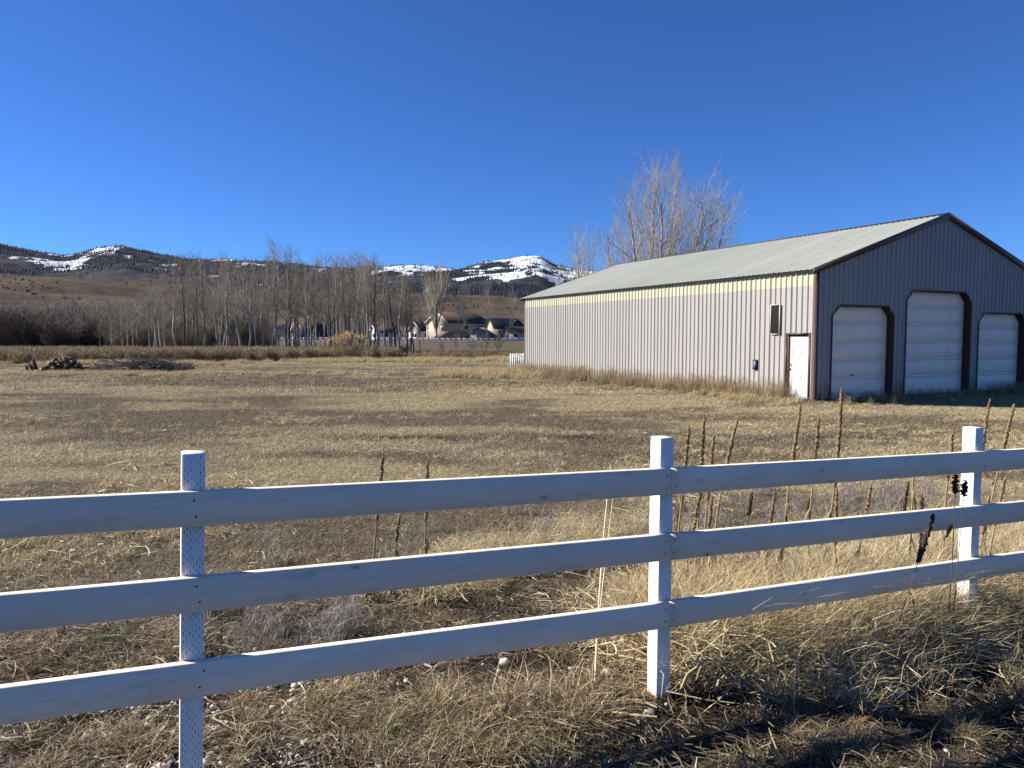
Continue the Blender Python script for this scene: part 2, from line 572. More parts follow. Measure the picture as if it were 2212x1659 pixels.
# ------------------------------------------------------------------ barn
M_wall = paint("grey_steel_siding", (.308, .288, .266), .45, .05, .8, .0, 0, (.20, .17, .14), .16, .07, (.19, .15, .11))
M_band = paint("cream_steel_siding", (.43, .405, .285), .45, .05, .8, per_object=.05)
M_roof = paint("pale_green_steel_roof", (.42, .435, .37), .5, .08, .35, .0, 0, (.25, .25, .20), .45, .09)
M_trim = paint("brown_steel_trim", (.072, .045, .041), .45, .08, 2)
M_jamb = paint("dark_brown_jamb", (.035, .022, .020), .5, .1, 2)
M_gdoor = paint("white_garage_door", (.88, .76, .62), .5, .03, .7, 0, 0, (.46, .42, .36), .25)
M_door = paint("white_entry_door", (.50, .49, .46), .45, .03, 2, 0, 0, (.5, .46, .38), .12)
M_louv = paint("black_louvre", (.012, .011, .011), .6, .2, 4)
M_cream = paint("cream_frame", (.50, .47, .34), .5, .05, 4)
M_brass = paint("tarnished_brass", (.12, .09, .05), .35, .2, 9, .8)
M_dark = paint("dark_metal", (.03, .03, .035), .4, .2, 9, .3)
M_pane = paint("dusty_glass", (.10, .13, .17), .12, .2, 5)
M_wood = paint("weathered_door_jamb", (.20, .15, .08), .8, .4, 14)
M_conc = paint("concrete", (.38, .36, .32), .9, .2, 6, 0, .3)

barn = thing("metal_barn", "long grey steel barn with pale roof, cream top band and three white garage doors", "barn", (BARN_O[0], BARN_O[1], 0), BARN_A)
PITCH = (RIDGE - EAVE) / (BARN_W / 2)


def rib_profile(width, n_rib, off=.5, rh=.036, rb=.024, rt=.017):
    """(position, height) across one sheet: a strong rib per bay and two shallow ribs between"""
    bay = width / n_rib
    p = [(0, 0)]
    for k in range(n_rib):
        c = (k + off) * bay
        p += [(c - rb, 0), (c - rt, rh), (c + rt, rh), (c + rb, 0)]
        for m in (.35, .65):
            q = c + m * bay
            if q + .02 < width and k < n_rib - 1 or (q + .02 < width):
                p += [(q - .016, 0), (q - .006, .004), (q + .006, .004), (q + .016, 0)]
    p.append((width, 0))
    p = sorted([x for x in p if 0 <= x[0] <= width])
    return p


# long lit wall, x = 0, facing -x ; sheets run along +y
NP = 22
PW = BARN_L / NP
prof = rib_profile(PW, 4)
ZB = 3.74


def wall_sheet(name, z0, z1, mat, y_clip=None):
    p = [q for q in prof if y_clip is None or y_clip[0] <= q[0] <= y_clip[1]]
    V = []; F = []
    for (q, hh) in p:
        V += [(-hh, q, z0), (-hh, q, z1)]
    for k in range(len(p) - 1):
        F.append([2 * k, 2 * k + 1, 2 * k + 3, 2 * k + 2])
    return mesh(name, V, [np.array(F)], mat)


low_me = wall_sheet("wall_panel", 0.0, ZB, M_wall)
up_me = wall_sheet("upper_wall_panel", ZB + .002, EAVE + .02, M_band)
DOOR0, DOOR1, DTOP = .19, 1.19, 2.17
for k in range(NP):
    if k > 1:
        obj("wall_panel", low_me, barn, (0, k * PW, 0))
    obj("upper_wall_panel", up_me, barn, (-.004, k * PW, 0))
# the two sheets that the entry door cuts through
for k in (0, 1):
    pts = [(q + k * PW, hh) for q, hh in prof]
    def h_at(q):
        return float(np.interp(q, [a for a, _ in pts], [b for _, b in pts]))
    br = sorted(set([q for q, _ in pts] + [d for d in (DOOR0, DOOR1) if pts[0][0] < d < pts[-1][0]]))
    V = []; F = []
    for a, b2 in zip(br[:-1], br[1:]):
        m_ = (a + b2) / 2
        z0 = DTOP if DOOR0 < m_ < DOOR1 else 0.0
        n0 = len(V)
        V += [(-h_at(a), a, z0), (-h_at(a), a, ZB), (-h_at(b2), b2, ZB), (-h_at(b2), b2, z0)]
        F.append([n0, n0 + 1, n0 + 2, n0 + 3])
    me = mesh("wall_panel", V, [np.array(F)], M_wall)
    import bmesh
    bm = bmesh.new(); bm.from_mesh(me); bmesh.ops.remove_doubles(bm, verts=bm.verts, dist=1e-4); bm.to_mesh(me); bm.free()
    obj("wall_panel", me, barn)

# gable wall, y = 0, facing -y ; garage door openings with clipped top corners
DOORS = [(0.77, 3.83, 3.10), (4.53, 8.20, 3.70), (8.76, 11.80, 2.97)]
CH = .34


def gable_bottom(x):
    for a, b2, hh in DOORS:
        if a < x < b2:
            return hh - max(0, CH - (x - a), CH - (b2 - x))
    return 0.0


def gable_top(x):
    return EAVE + PITCH * min(x, BARN_W - x)


NG = 14
GW = BARN_W / NG
gp = rib_profile(GW, 4)
for k in range(NG):
    pts = [(q + k * GW, hh) for q, hh in gp]
    xs = [q for q, _ in pts]; hs = [q for _, q in pts]
    br = set(xs)
    for a, b2, hh in DOORS:
        for e in (a, b2, a + CH, b2 - CH):
            if xs[0] < e < xs[-1]: br.add(e)
    if xs[0] < BARN_W / 2 < xs[-1]: br.add(BARN_W / 2)
    br = sorted(br)
    V = []; F = []
    for a, b2 in zip(br[:-1], br[1:]):
        if b2 - a < 1e-6: continue
        e = (b2 - a) * 1e-4
        n0 = len(V)
        V += [(a, -np.interp(a, xs, hs), gable_bottom(a + e)), (b2, -np.interp(b2, xs, hs), gable_bottom(b2 - e)),
              (b2, -np.interp(b2, xs, hs), gable_top(b2)), (a, -np.interp(a, xs, hs), gable_top(a))]
        F.append([n0, n0 + 1, n0 + 2, n0 + 3])
    me = mesh("gable_panel", V, [np.array(F)], M_wall)
    bm = bmesh.new(); bm.from_mesh(me); bmesh.ops.remove_doubles(bm, verts=bm.verts, dist=1e-4); bm.to_mesh(me); bm.free()
    obj("gable_panel", me, barn)

# rear walls (plain sheets, unseen)
V = [(BARN_W, 0, 0), (BARN_W, BARN_L, 0), (BARN_W, BARN_L, EAVE), (BARN_W, 0, EAVE),
     (0, BARN_L, 0), (0, BARN_L, EAVE), (BARN_W / 2, BARN_L, RIDGE)]
obj("rear_wall", mesh("rear_wall", V, [np.array([[0, 1, 2, 3]]), np.array([[1, 4, 5, 6, 2]])], M_wall), barn)

# roof sheets: ribs run from eave to ridge
OV, OG = .21, .10
sl = math.hypot(BARN_W / 2 + OV, PITCH * (BARN_W / 2 + OV))
RL = BARN_L + 2 * OG
RW = RL / NP
rp = rib_profile(RW, 4, .5, .028, .028, .016)
V = []; F = []
xe, xr = -OV, BARN_W / 2
ze, zr = EAVE - PITCH * OV + .06, RIDGE + .06
nx, nz_ = -PITCH / math.hypot(1, PITCH), 1 / math.hypot(1, PITCH)
for q, hh in rp:
    V += [(xe + nx * hh, q, ze + nz_ * hh), (xr + nx * hh * 0, q, zr + hh)]
for k in range(len(rp) - 1):
    F.append([2 * k, 2 * k + 1, 2 * k + 3, 2 * k + 2])
roof_me = mesh("roof_panel", V, [np.array(F)], M_roof)
for k in range(NP):
    obj("roof_panel", roof_me, barn, (0, -OG + k * RW, 0))
    o = obj("roof_panel", roof_me, barn, (BARN_W, -OG + (k + 1) * RW, 0)); o.rotation_euler = (0, 0, math.pi)
# ridge cap
rc = .17
poly = [(BARN_W / 2 - rc, zr - PITCH * rc + .035), (BARN_W / 2, zr + .045), (BARN_W / 2 + rc, zr - PITCH * rc + .035),
        (BARN_W / 2 + rc, zr - PITCH * rc + .028), (BARN_W / 2, zr + .036), (BARN_W / 2 - rc, zr - PITCH * rc + .028)]
obj("ridge_cap", prism_mesh("ridge_cap", poly, -OG - .01, BARN_L + OG + .01, M_trim), barn)
# rake trims on both gables
for y0, y1 in ((-OG - .012, -.028), (BARN_L + .028, BARN_L + OG + .012)):
    for s_ in (0, 1):
        def mx(x): return BARN_W - x if s_ else x
        poly = [(mx(-OV - .02), ze + .035), (mx(BARN_W / 2), zr + .042), (mx(BARN_W / 2), zr - .16), (mx(-OV - .02), ze - .165)]
        if s_: poly = poly[::-1]
        obj("rake_trim", prism_mesh("rake_trim", poly, y0, y1, M_trim), barn)
# corner trims
def corner_trim(cx_, cy_, sx, sy, h_):
    t_, w_ = .032, .125
    pts = [(0, 0), (w_, 0), (w_, t_ * .4), (t_ * .4, t_ * .4), (t_ * .4, w_), (0, w_)]
    V = []
    for z in (-.03, h_):
        for a, b2 in pts:
            V.append((cx_ + sx * (a - t_), cy_ + sy * (b2 - t_), z))
    n = len(pts)
    F4 = [[i, (i + 1) % n, (i + 1) % n + n, i + n] for i in range(n)]
    obj("corner_trim", mesh("corner_trim", V, [np.array(F4), np.array([list(range(n)), list(range(n, 2 * n))])], M_trim), barn)


corner_trim(0, 0, 1, 1, EAVE - .02)
corner_trim(0, BARN_L, 1, -1, EAVE - .02)
corner_trim(BARN_W, 0, -1, 1, EAVE - .02)
# base trim along the lit wall and the gable, slab under all
obj("base_trim", mesh("base_trim", *[(lambda v, f: (v, [f]))(*box(-.034, -.029, 1.3, BARN_L - .1, -.03, .05))][0], M_trim), barn)
obj("floor_slab", boxmesh("floor_slab", M_conc, -.02, BARN_W + .02, .02, BARN_L, -.35, -.005), barn)


def embossed(name, w_, h_, panels, mat, bevel=.025, proud=.010, y=0.0, grooves=()):
    """sheet in the xz plane facing -y with raised (proud>0) panels, one connected surface"""
    xs = {0, w_}; zs = {0, h_}
    for (a, b2, c, d) in panels:
        xs |= {a, a + bevel, b2 - bevel, b2}; zs |= {c, c + bevel, d - bevel, d}
    for g in grooves:
        zs |= {g - .012, g - .006, g + .006, g + .012}
    xs = sorted(x for x in xs if 0 <= x <= w_); zs = sorted(z for z in zs if 0 <= z <= h_)
    V = []; F = []
    for z in zs:
        for x in xs:
            hh = 0
            for (a, b2, c, d) in panels:
                if a - 1e-6 <= x <= b2 + 1e-6 and c - 1e-6 <= z <= d + 1e-6:
                    e = min(x - a, b2 - x, z - c, d - z)
                    hh = proud * min(1, e / bevel)
            for g in grooves:
                if abs(z - g) < .007: hh -= .012
            V.append((x, y - hh, z))
    n = len(xs)
    for i in range(len(zs) - 1):
        for k in range(n - 1):
            F.append([i * n + k, i * n + k + 1, (i + 1) * n + k + 1, (i + 1) * n + k])
    return mesh(name, V, [np.array(F)], mat)


REC = .24
for di, (a, b2, hh) in enumerate(DOORS):
    w_ = b2 - a
    lab = ["left garage door beside the entry door", "tall middle garage door", "right garage door, lowest of the three"][di]
    outl = [(a, 0.0), (a, hh - CH), (a + CH, hh), (b2 - CH, hh), (b2, hh - CH), (b2, 0.0)]
    # jamb: a folded strip round the opening, with a narrow face flange
    V = []; F = []
    cxm = (a + b2) / 2
    for (x, z) in outl:
        ox = -.05 if x < cxm else .05
        oz = .05 if z > hh - CH - .01 else 0
        if abs(z - (hh - CH)) < 1e-6: oz = .02
        V += [(x + ox, -.034, z + oz), (x - ox * .06, -.036, z - oz * .06), (x - ox * .06, REC + .01, z - oz * .06)]
    for i in range(len(outl) - 1):
        for k in range(2):
            F.append([3 * i + k, 3 * i + 3 + k, 3 * i + 4 + k, 3 * i + 1 + k])
    gd = obj("garage_door", mesh("garage_door_backing", *[(lambda v, f: (v, [f]))(*box(a - .1, b2 + .1, REC + .05, REC + .07, -.01, hh + .1))][0], M_gdoor), barn)
    gd["label"] = lab
    obj("door_jamb", mesh("door_jamb", V, [np.array(F)], M_jamb), gd)
    ns = [5, 6, 5][di]
    sh = (hh + .06) / ns
    npan = [4, 5, 4][di]
    pw_ = (w_ + .1) / npan
    pans = [(k * pw_ + .09, (k + 1) * pw_ - .09, .13, sh - .13) for k in range(npan)]
    sme = embossed("door_section", w_ + .1, sh - .008, pans, M_gdoor, .02, .012, 0, (.05, sh - .06))
    for k in range(ns):
        obj("door_section", sme, gd, (a - .05, REC, k * sh + .0))
# scuff on the left door
V = [(2.02, REC - .016, .74), (2.09, REC - .016, .72), (2.17, REC - .016, .76), (2.12, REC - .016, .775), (2.06, REC - .016, .78)]
obj("scuff_mark", mesh("scuff_mark", V, [np.array([[0, 1, 2, 3, 4]])], M_jamb), barn)
# entry door on the lit wall
dg = obj("entry_door", None, barn, (0, 0, 0))
lw = .90
pans = []
for cx0 in (.12, .50):
    pans += [(cx0, cx0 + .28, 1.66, 1.90), (cx0, cx0 + .28, .88, 1.56), (cx0, cx0 + .28, .18, .74)]
dme = embossed("entry_door", lw, 2.05, pans, M_door, .03, -.022)
bpy.data.objects.remove(dg)
dg = obj("entry_door", dme, barn, (.05, DOOR0 + .05 + lw, .045)); dg.rotation_euler = (0, 0, -math.pi / 2)
# door frame: jambs and head, built in the barn's frame
fr = MB()
fr.box(-.045, .07, DOOR0 - .025, DOOR0 + .045, 0, DTOP + .03)
fr.box(-.045, .07, DOOR1 - .028, DOOR1 + .03, 0, DTOP + .03)
fr.box(-.044, .07, DOOR0 + .045, DOOR1 - .028, DTOP - .035, DTOP + .029)
obj("door_frame", fr.build("door_frame", M_trim), barn)
obj("door_stop", boxmesh("door_stop", M_wood, -.01, .065, DOOR1 - .075, DOOR1 - .029, .04, DTOP - .036), barn)
obj("door_sill", boxmesh("door_sill", M_conc, -.09, .07, DOOR0 - .02, DOOR1 + .03, -.02, .035), barn)


def knob(z, r):
    a = np.linspace(0, 1, 7)
    prof_ = [(0, r * 1.15), (.012, r * 1.15), (.014, r * .5), (.035, r * .5), (.045, r * .95), (.062, r), (.075, r * .5), (.078, 0.001)]
    P = np.array([[[0, -q, 0] for q, _ in prof_]]); R = np.array([[q for _, q in prof_]])
    V, F = tubes(P, R, 10)
    return mesh("door_knob", V, [F], M_brass, True)


obj("door_knob", knob(0, .030), dg, (.07, -.0, .93))
obj("deadbolt", knob(0, .024), dg, (.07, -.0, 1.09))
# louvred vent on the lit wall
vent = obj("louvred_vent", boxmesh("louvred_vent", M_louv, -.05, -.026, 1.49, 1.87, 2.17, 3.16), barn)
fm = MB()
fm.box(-.075, -.03, 1.465, 1.49, 2.145, 3.185); fm.box(-.075, -.03, 1.87, 1.895, 2.145, 3.185)
fm.box(-.074, -.03, 1.49, 1.87, 3.16, 3.184); fm.box(-.074, -.03, 1.49, 1.87, 2.146, 2.17)
obj("vent_frame", fm.build("vent_frame", M_cream), vent)
V = [(-.052, 1.49, 0), (-.052, 1.87, 0), (-.066, 1.87, .045), (-.066, 1.49, .045)]
vs = mesh("slat", V, [np.array([[0, 1, 2, 3]])], M_louv)
for k in range(19):
    obj("slat", vs, vent, (0, 0, 2.19 + k * .05))
# small wall box with a glass front
wl = obj("wall_light", boxmesh("wall_light", M_dark, -.09, -.026, 2.47, 2.66, .90, 1.25), barn)
obj("lamp_glass", boxmesh("lamp_glass", M_pane, -.096, -.089, 2.505, 2.625, .95, 1.20), wl)

# ------------------------------------------------------------------ white board fence in front
def fence_paint(name, slits=False, base=(.78, .78, .76)):
    m, nt, b = nodes_of(name)
    co = coords(nt)
    f = noise(nt, 2.3, 6, .6, mapped(nt, co, (1, 1, 6)))
    c = ramp(nt, f, [(.30, tuple(v * .90 for v in base)), (.65, base)])
    sp = N(nt, "ShaderNodeSeparateXYZ"); nt.links.new(co, sp.inputs[0])
    if slits:
        # incising marks: short vertical cuts in staggered columns
        uu = math_(nt, 'ADD', sp.outputs[0], sp.outputs[1])
        cu = math_(nt, 'DIVIDE', uu, .0118)
        ci = math_(nt, 'FLOOR', cu)
        fu_ = math_(nt, 'ABSOLUTE', math_(nt, 'SUBTRACT', math_(nt, 'FRACT', cu), .5))
        par = math_(nt, 'MULTIPLY', math_(nt, 'FLOORED_MODULO', ci, 2.0), .5)
        fv_ = math_(nt, 'ABSOLUTE', math_(nt, 'SUBTRACT', math_(nt, 'FRACT', math_(nt, 'ADD', math_(nt, 'DIVIDE', sp.outputs[2], .0316), par)), .5))
        cut = math_(nt, 'MULTIPLY', math_(nt, 'LESS_THAN', fu_, .13), math_(nt, 'LESS_THAN', fv_, .24))
        # cuts vary in depth of colour
        vn = ramp(nt, noise(nt, 38, 4, .6, co), [(.40, .05), (.56, 1.)])
        c = mix(nt, math_(nt, 'MULTIPLY', math_(nt, 'MULTIPLY', cut, vn), .85), c, (.05, .055, .07))
        # paint worn off close to the ground
        low = math_(nt, 'ADD', sp.outputs[2], math_(nt, 'MULTIPLY', noise(nt, 26, 3, .5, co), .05))
        c = mix(nt, ramp(nt, low, [(.055, 1.), (.075, 0.)]), c, (.22, .085, .035))
        # drips and stains
    else:
        # knots bleeding through and hairline cracks along the grain
        vo = N(nt, "ShaderNodeTexVoronoi"); vo.inputs["Scale"].default_value = 3.9
        vo.inputs["Randomness"].default_value = 1
        nt.links.new(mapped(nt, co, (1, 1, 2.2)), vo.inputs["Vector"])
        kd = math_(nt, 'ADD', vo.outputs["Distance"], math_(nt, 'MULTIPLY', math_(nt, 'SUBTRACT', noise(nt, 60, 3, .6, co), .5), .05))
        c = mix(nt, math_(nt, 'MULTIPLY', ramp(nt, kd, [(.02, 1.), (.17, 0.)]), .55), c, (.40, .35, .27))
        c = mix(nt, math_(nt, 'MULTIPLY', ramp(nt, kd, [(.02, 1.), (.055, 0.)]), .85), c, (.09, .075, .06))
        cr = noise(nt, 5, 5, .6, mapped(nt, co, (.55, .55, 14)))
        g2 = noise(nt, 1.3, 2, .5, mapped(nt, co, (1, 1, 3)))
        crack = math_(nt, 'MULTIPLY', ramp(nt, cr, [(.492, 0.), (.5, 1.), (.508, 0.)]), ramp(nt, g2, [(.52, 0.), (.6, 1.)]))
        c = mix(nt, math_(nt, 'MULTIPLY', crack, .65), c, (.13, .12, .12))
        orr = N(nt, "ShaderNodeObjectInfo").outputs["Random"]
        c = mix(nt, 1.0, c, ramp(nt, orr, [(0., .88), (1., 1.)]), 'MULTIPLY')
        st = noise(nt, 1.1, 5, .6, mapped(nt, co, (1, 1, 2)))
        c = mix(nt, math_(nt, 'MULTIPLY', ramp(nt, st, [(.50, 0.), (.72, 1.)]), .30), c, (.42, .37, .29))
        gr = noise(nt, 7, 6, .7, mapped(nt, co, (.5, .5, 9)))
        c = mix(nt, math_(nt, 'MULTIPLY', ramp(nt, gr, [(.52, 0.), (.70, 1.)]), .22), c, (.45, .39, .31))
    nt.links.new(c, b.inputs["Base Color"])
    b.inputs["Roughness"].default_value = .55
    b.inputs["Specular IOR Level"].default_value = .3
    bump(nt, b, noise(nt, 18, 5, .6, mapped(nt, co, (1, 1, .2) if slits else (.3, .3, 5))), .25, .004)
    return m


M_post = fence_paint("white_post_paint", True, (.90, .84, .74))
M_rail = fence_paint("white_rail_paint", False, (.97, .81, .62))
M_screw = paint("rusty_screw", (.06, .045, .04), .6, .3, 60)
M_rust = paint("rust_stain_screw", (.13, .05, .02), .8, .3, 60)

FP = [(-1.262, 2.905), (.822, 3.866), (3.135, 4.905)]
d0 = Vector((FP[2][0] - FP[0][0], FP[2][1] - FP[0][1], 0)).normalized()
FP = [(FP[0][0] - 2.2 * d0.x, FP[0][1] - 2.2 * d0.y)] + FP + [(FP[2][0] + 2.4 * d0.x, FP[2][1] + 2.4 * d0.y)]
F_ANG = math.atan2(d0.y, d0.x)
nrm = Vector((d0.y, -d0.x, 0))          # towards the camera
RAILZ = [[1.52, 1.443, 1.362, 1.292, 1.222], [1.182, 1.098, 1.011, .924, .84], [.85, .750, .646, .564, .48]]
PTOP = [1.66, 1.59, 1.52, 1.445, 1.37]
fence = thing("board_fence", "white painted three-board fence crossing the foreground", "fence", (FP[2][0], FP[2][1], float(gz(*FP[2]))), F_ANG)
FINV = fence.matrix_basis.inverted()


def fence_pt(k, z, off):
    """point at post k (may be fractional) in the fence's own frame"""
    i = min(int(k), len(FP) - 2); f = k - i
    p = Vector((FP[i][0] * (1 - f) + FP[i + 1][0] * f, FP[i][1] * (1 - f) + FP[i + 1][1] * f, z)) + nrm * off
    return FINV @ p


PW_ = .089
post_tilt = [0, .032, .004, .0, 0]
for k, (x, y) in enumerate(FP):
    zb = float(gz(x, y)) - .01
    hgt = PTOP[k] - zb
    c_ = .004
    pts = []
    hw = PW_ / 2
    ring = [(-hw + c_, -hw), (hw - c_, -hw), (hw, -hw + c_), (hw, hw - c_), (hw - c_, hw), (-hw + c_, hw), (-hw, hw - c_), (-hw, -hw + c_)]
    V = [(a, b2, -.25) for a, b2 in ring] + [(a, b2, hgt - .004) for a, b2 in ring] + [(a * .93, b2 * .93, hgt) for a, b2 in ring]
    F4 = []
    for L in (0, 1):
        F4 += [[L * 8 + i, L * 8 + (i + 1) % 8, L * 8 + 8 + (i + 1) % 8, L * 8 + 8 + i] for i in range(8)]
    me = mesh("post", V, [np.array(F4), np.array([list(range(16, 24))])], M_post)
    p = fence_pt(k, 0, -PW_ / 2) if k < 4 else FINV @ (Vector((x, y, 0)) - nrm * PW_ / 2)
    zl = zb - fence.location.z
    o = obj("post", me, fence, (p.x - post_tilt[k] * 1.6, p.y, zl))
    o.rotation_euler = (0, post_tilt[k], [0, 0, .0, .02, 0][k])

RT, RH = .038, .140
rs = np.random.default_rng(3)
for ri in range(3):
    for (k0, k1) in ((0, 2), (2, 4)):
        ns = 40
        V = []
        for q in range(ns + 1):
            kk = k0 + (k1 - k0) * q / ns
            kk_c = min(kk, 3.9999)
            z = np.interp(kk, range(5), RAILZ[ri]) - fence.location.z
            wob = .0012 * math.sin(q * .17 + ri * 2 + k0)
            p = fence_pt(kk_c, 0, .0015)
            if q == 0 and k0 == 2: p = p + Vector((.0015, 0, 0))
            if q == ns and k1 == 2: p = p - Vector((.0015, 0, 0))
            cc = .003
            for (dy, dz) in ((-RT + cc, 0), (-RT, -cc), (-RT, -RH + cc), (-RT + cc, -RH), (-cc, -RH), (0, -RH + cc), (0, -cc), (-cc, 0)):
                V.append((p.x, p.y + dy, z + wob + dz))
        F4 = [[q * 8 + i, q * 8 + (i + 1) % 8, (q + 1) * 8 + (i + 1) % 8, (q + 1) * 8 + i] for q in range(ns) for i in range(8)]
        me = mesh("rail", V, [np.array(F4), np.array([list(range(8))[::-1], list(range(ns * 8, ns * 8 + 8))])], M_rail)
        ro = obj("rail", me, fence)
        # screws
        P = np.array([[[0, .001, 0], [0, -.001, 0], [0, -.0015, 0]]]); R = np.array([[.0045, .0045, .0008]])
        Vs, Fs = tubes(P, R, 8)
        for k in range(k0, k1 + 1):
            if k > 3: continue
            for zz in (.035, .100):
                dx = -.028 if k == k1 else (.026 if k == k0 else rs.uniform(-.01, .02))
                p = fence_pt(k, 0, .0015)
                z = RAILZ[ri][k] - zz - fence.location.z
                rusty = (ri == 2 and k == 2 and k1 == 2)
                if not hasattr(fence_pt, "me"):
                    fence_pt.me = mesh("screw", Vs, [Fs], M_screw); fence_pt.rm = mesh("screw", Vs, [Fs], M_rust)
                obj("screw", fence_pt.rm if rusty else fence_pt.me, ro, (p.x + dx, p.y - RT, z))

# ------------------------------------------------------------------ grass: source tufts, then scattered
SRC = bpy.data.collections.new("tuft_sources")


def blades(rg, n, R, hlo, hhi, w, lean=.5, droop=.3, segs=3, bias=(0, 0), up0=0.0, rootpow=.5):
    r = R * rg.random(n) ** rootpow; a = rg.random(n) * 2 * np.pi
    root = np.c_[r * np.cos(a), r * np.sin(a), np.full(n, -.01)]
    h = rg.uniform(hlo, hhi, n)
    az = rg.random(n) * 2 * np.pi
    le = np.abs(rg.normal(lean, lean * .5, n))
    dirh = np.c_[np.cos(az), np.sin(az)] * le[:, None] + np.array(bias)[None] * rg.uniform(.5, 1.3, n)[:, None]
    dr = droop * rg.uniform(.3, 1.5, n)
    s_ = np.linspace(0, 1, segs + 1)
    kink = rg.normal(0, .10, (n, segs + 1, 2)) * s_[None, :, None]
    P = np.empty((n, segs + 1, 3))
    P[:, :, :2] = root[:, None, :2] + h[:, None, None] * (dirh[:, None, :] * (s_[None, :, None] ** 1.3) + kink)
    P[:, :, 2] = np.maximum(root[:, None, 2] + up0 * rg.random(n)[:, None] + h[:, None] * (s_[None] - dr[:, None] * s_[None] ** 2.2), .002)
    wa = az + np.pi / 2 + rg.normal(0, .9, n)
    wd = np.c_[np.cos(wa), np.sin(wa), np.zeros(n)]
    ww = w * rg.uniform(.6, 1.4, n)[:, None] * (1 - .85 * s_[None] ** 1.5)
    A = P - wd[:, None] * ww[..., None] * .5; B = P + wd[:, None] * ww[..., None] * .5
    V = np.stack([A, B], 2).reshape(-1, 3)
    idx = np.arange(n * (segs + 1) * 2).reshape(n, segs + 1, 2)
    F = np.stack([idx[:, :-1, 0], idx[:, :-1, 1], idx[:, 1:, 1], idx[:, 1:, 0]], -1).reshape(-1, 4)
    rnd = np.repeat(rg.random(n), (segs + 1) * 2)
    return V, F, rnd


def litter(rg, n, R, llo, lhi, w, zmax):
    """dead straw lying about: nearly flat, slightly bent strands"""
    r = R * rg.random(n) ** .5; a = rg.random(n) * 2 * np.pi
    L = rg.uniform(llo, lhi, n) ** 1; az = rg.random(n) * 2 * np.pi; tilt = rg.normal(0, .16, n)
    z0 = rg.uniform(.006, zmax, n)
    s_ = np.linspace(-.5, .5, 4)
    cur = rg.normal(0, .5, n)
    P = np.empty((n, 4, 3))
    P[:, :, 0] = (r * np.cos(a))[:, None] + L[:, None] * s_ * np.cos(az[:, None] + cur[:, None] * s_)
    P[:, :, 1] = (r * np.sin(a))[:, None] + L[:, None] * s_ * np.sin(az[:, None] + cur[:, None] * s_)
    P[:, :, 2] = np.maximum(z0[:, None] + L[:, None] * (s_ * np.sin(tilt)[:, None] + .12 * (0.25 - s_ ** 2)), .003)
    wd = np.c_[-np.sin(az), np.cos(az), rg.normal(0, .5, n)]
    ww = w * rg.uniform(.5, 1.6, n)[:, None] * np.array([.7, 1, 1, .5])[None]
    A = P - wd[:, None] * ww[..., None] * .5; B = P + wd[:, None] * ww[..., None] * .5
    V = np.stack([A, B], 2).reshape(-1, 3)
    idx = np.arange(n * 8).reshape(n, 4, 2)
    F = np.stack([idx[:, :-1, 0], idx[:, :-1, 1], idx[:, 1:, 1], idx[:, 1:, 0]], -1).reshape(-1, 4)
    return V, F, np.repeat(rg.random(n), 8)


def source(name, parts, mat):
    V = []; F = []; R = []; n = 0
    for (v, f, r) in parts:
        V.append(v); F.append(f + n); R.append(r); n += len(v)
    me = mesh(name, np.concatenate(V), [np.concatenate(F)], mat, False, {"rnd": np.concatenate(R)})
    o = bpy.data.objects.new(name, me)
    return o


def scatter(name, sources, pts, rot, scl, tint, which, label, cat, tilt=None):
    coll = bpy.data.collections.new("src_" + name)
    for o in sources: coll.objects.link(o)
    me = bpy.data.meshes.new(name)
    n = len(pts)
    me.vertices.add(n); me.vertices.foreach_set("co", np.asarray(pts, np.float32).ravel())
    e = np.zeros((n, 3), np.float32); e[:, 2] = rot
    if tilt is not None: e[:, :2] = tilt
    for nm, ty, arr, key in (("rot", 'FLOAT_VECTOR', e, "vector"), ("scl", 'FLOAT', scl, "value"), ("tint", 'FLOAT', tint, "value"), ("pick", 'INT', which, "value")):
        t_ = me.attributes.new(nm, ty, 'POINT')
        t_.data.foreach_set(key, np.asarray(arr, np.int32 if ty == 'INT' else np.float32).ravel())
    o = obj(name, me)
    g = bpy.data.node_groups.new("scatter_" + name, 'GeometryNodeTree')
    g.interface.new_socket("Geometry", in_out='INPUT', socket_type='NodeSocketGeometry')
    g.interface.new_socket("Geometry", in_out='OUTPUT', socket_type='NodeSocketGeometry')
    gi = g.nodes.new("NodeGroupInput"); go = g.nodes.new("NodeGroupOutput")
    ci = g.nodes.new("GeometryNodeCollectionInfo")
    ci.inputs["Collection"].default_value = coll
    ci.inputs["Separate Children"].default_value = True
    ci.inputs["Reset Children"].default_value = True
    iop = g.nodes.new("GeometryNodeInstanceOnPoints")

    def named(nm, ty):
        a_ = g.nodes.new("GeometryNodeInputNamedAttribute"); a_.data_type = ty
        a_.inputs["Name"].default_value = nm
        return a_.outputs["Attribute"]
    L = g.links.new
    L(gi.outputs[0], iop.inputs["Points"])
    L(ci.outputs[0], iop.inputs["Instance"])
    iop.inputs["Pick Instance"].default_value = True
    L(named("pick", 'INT'), iop.inputs["Instance Index"])
    e2r = g.nodes.new("FunctionNodeEulerToRotation")
    L(named("rot", 'FLOAT_VECTOR'), e2r.inputs[0])
    L(e2r.outputs[0], iop.inputs["Rotation"])
    L(named("scl", 'FLOAT'), iop.inputs["Scale"])
    L(iop.outputs[0], go.inputs[0])
    md = o.modifiers.new("scatter", 'NODES'); md.node_group = g
    tag(o, label, cat, kind="stuff")
    return o


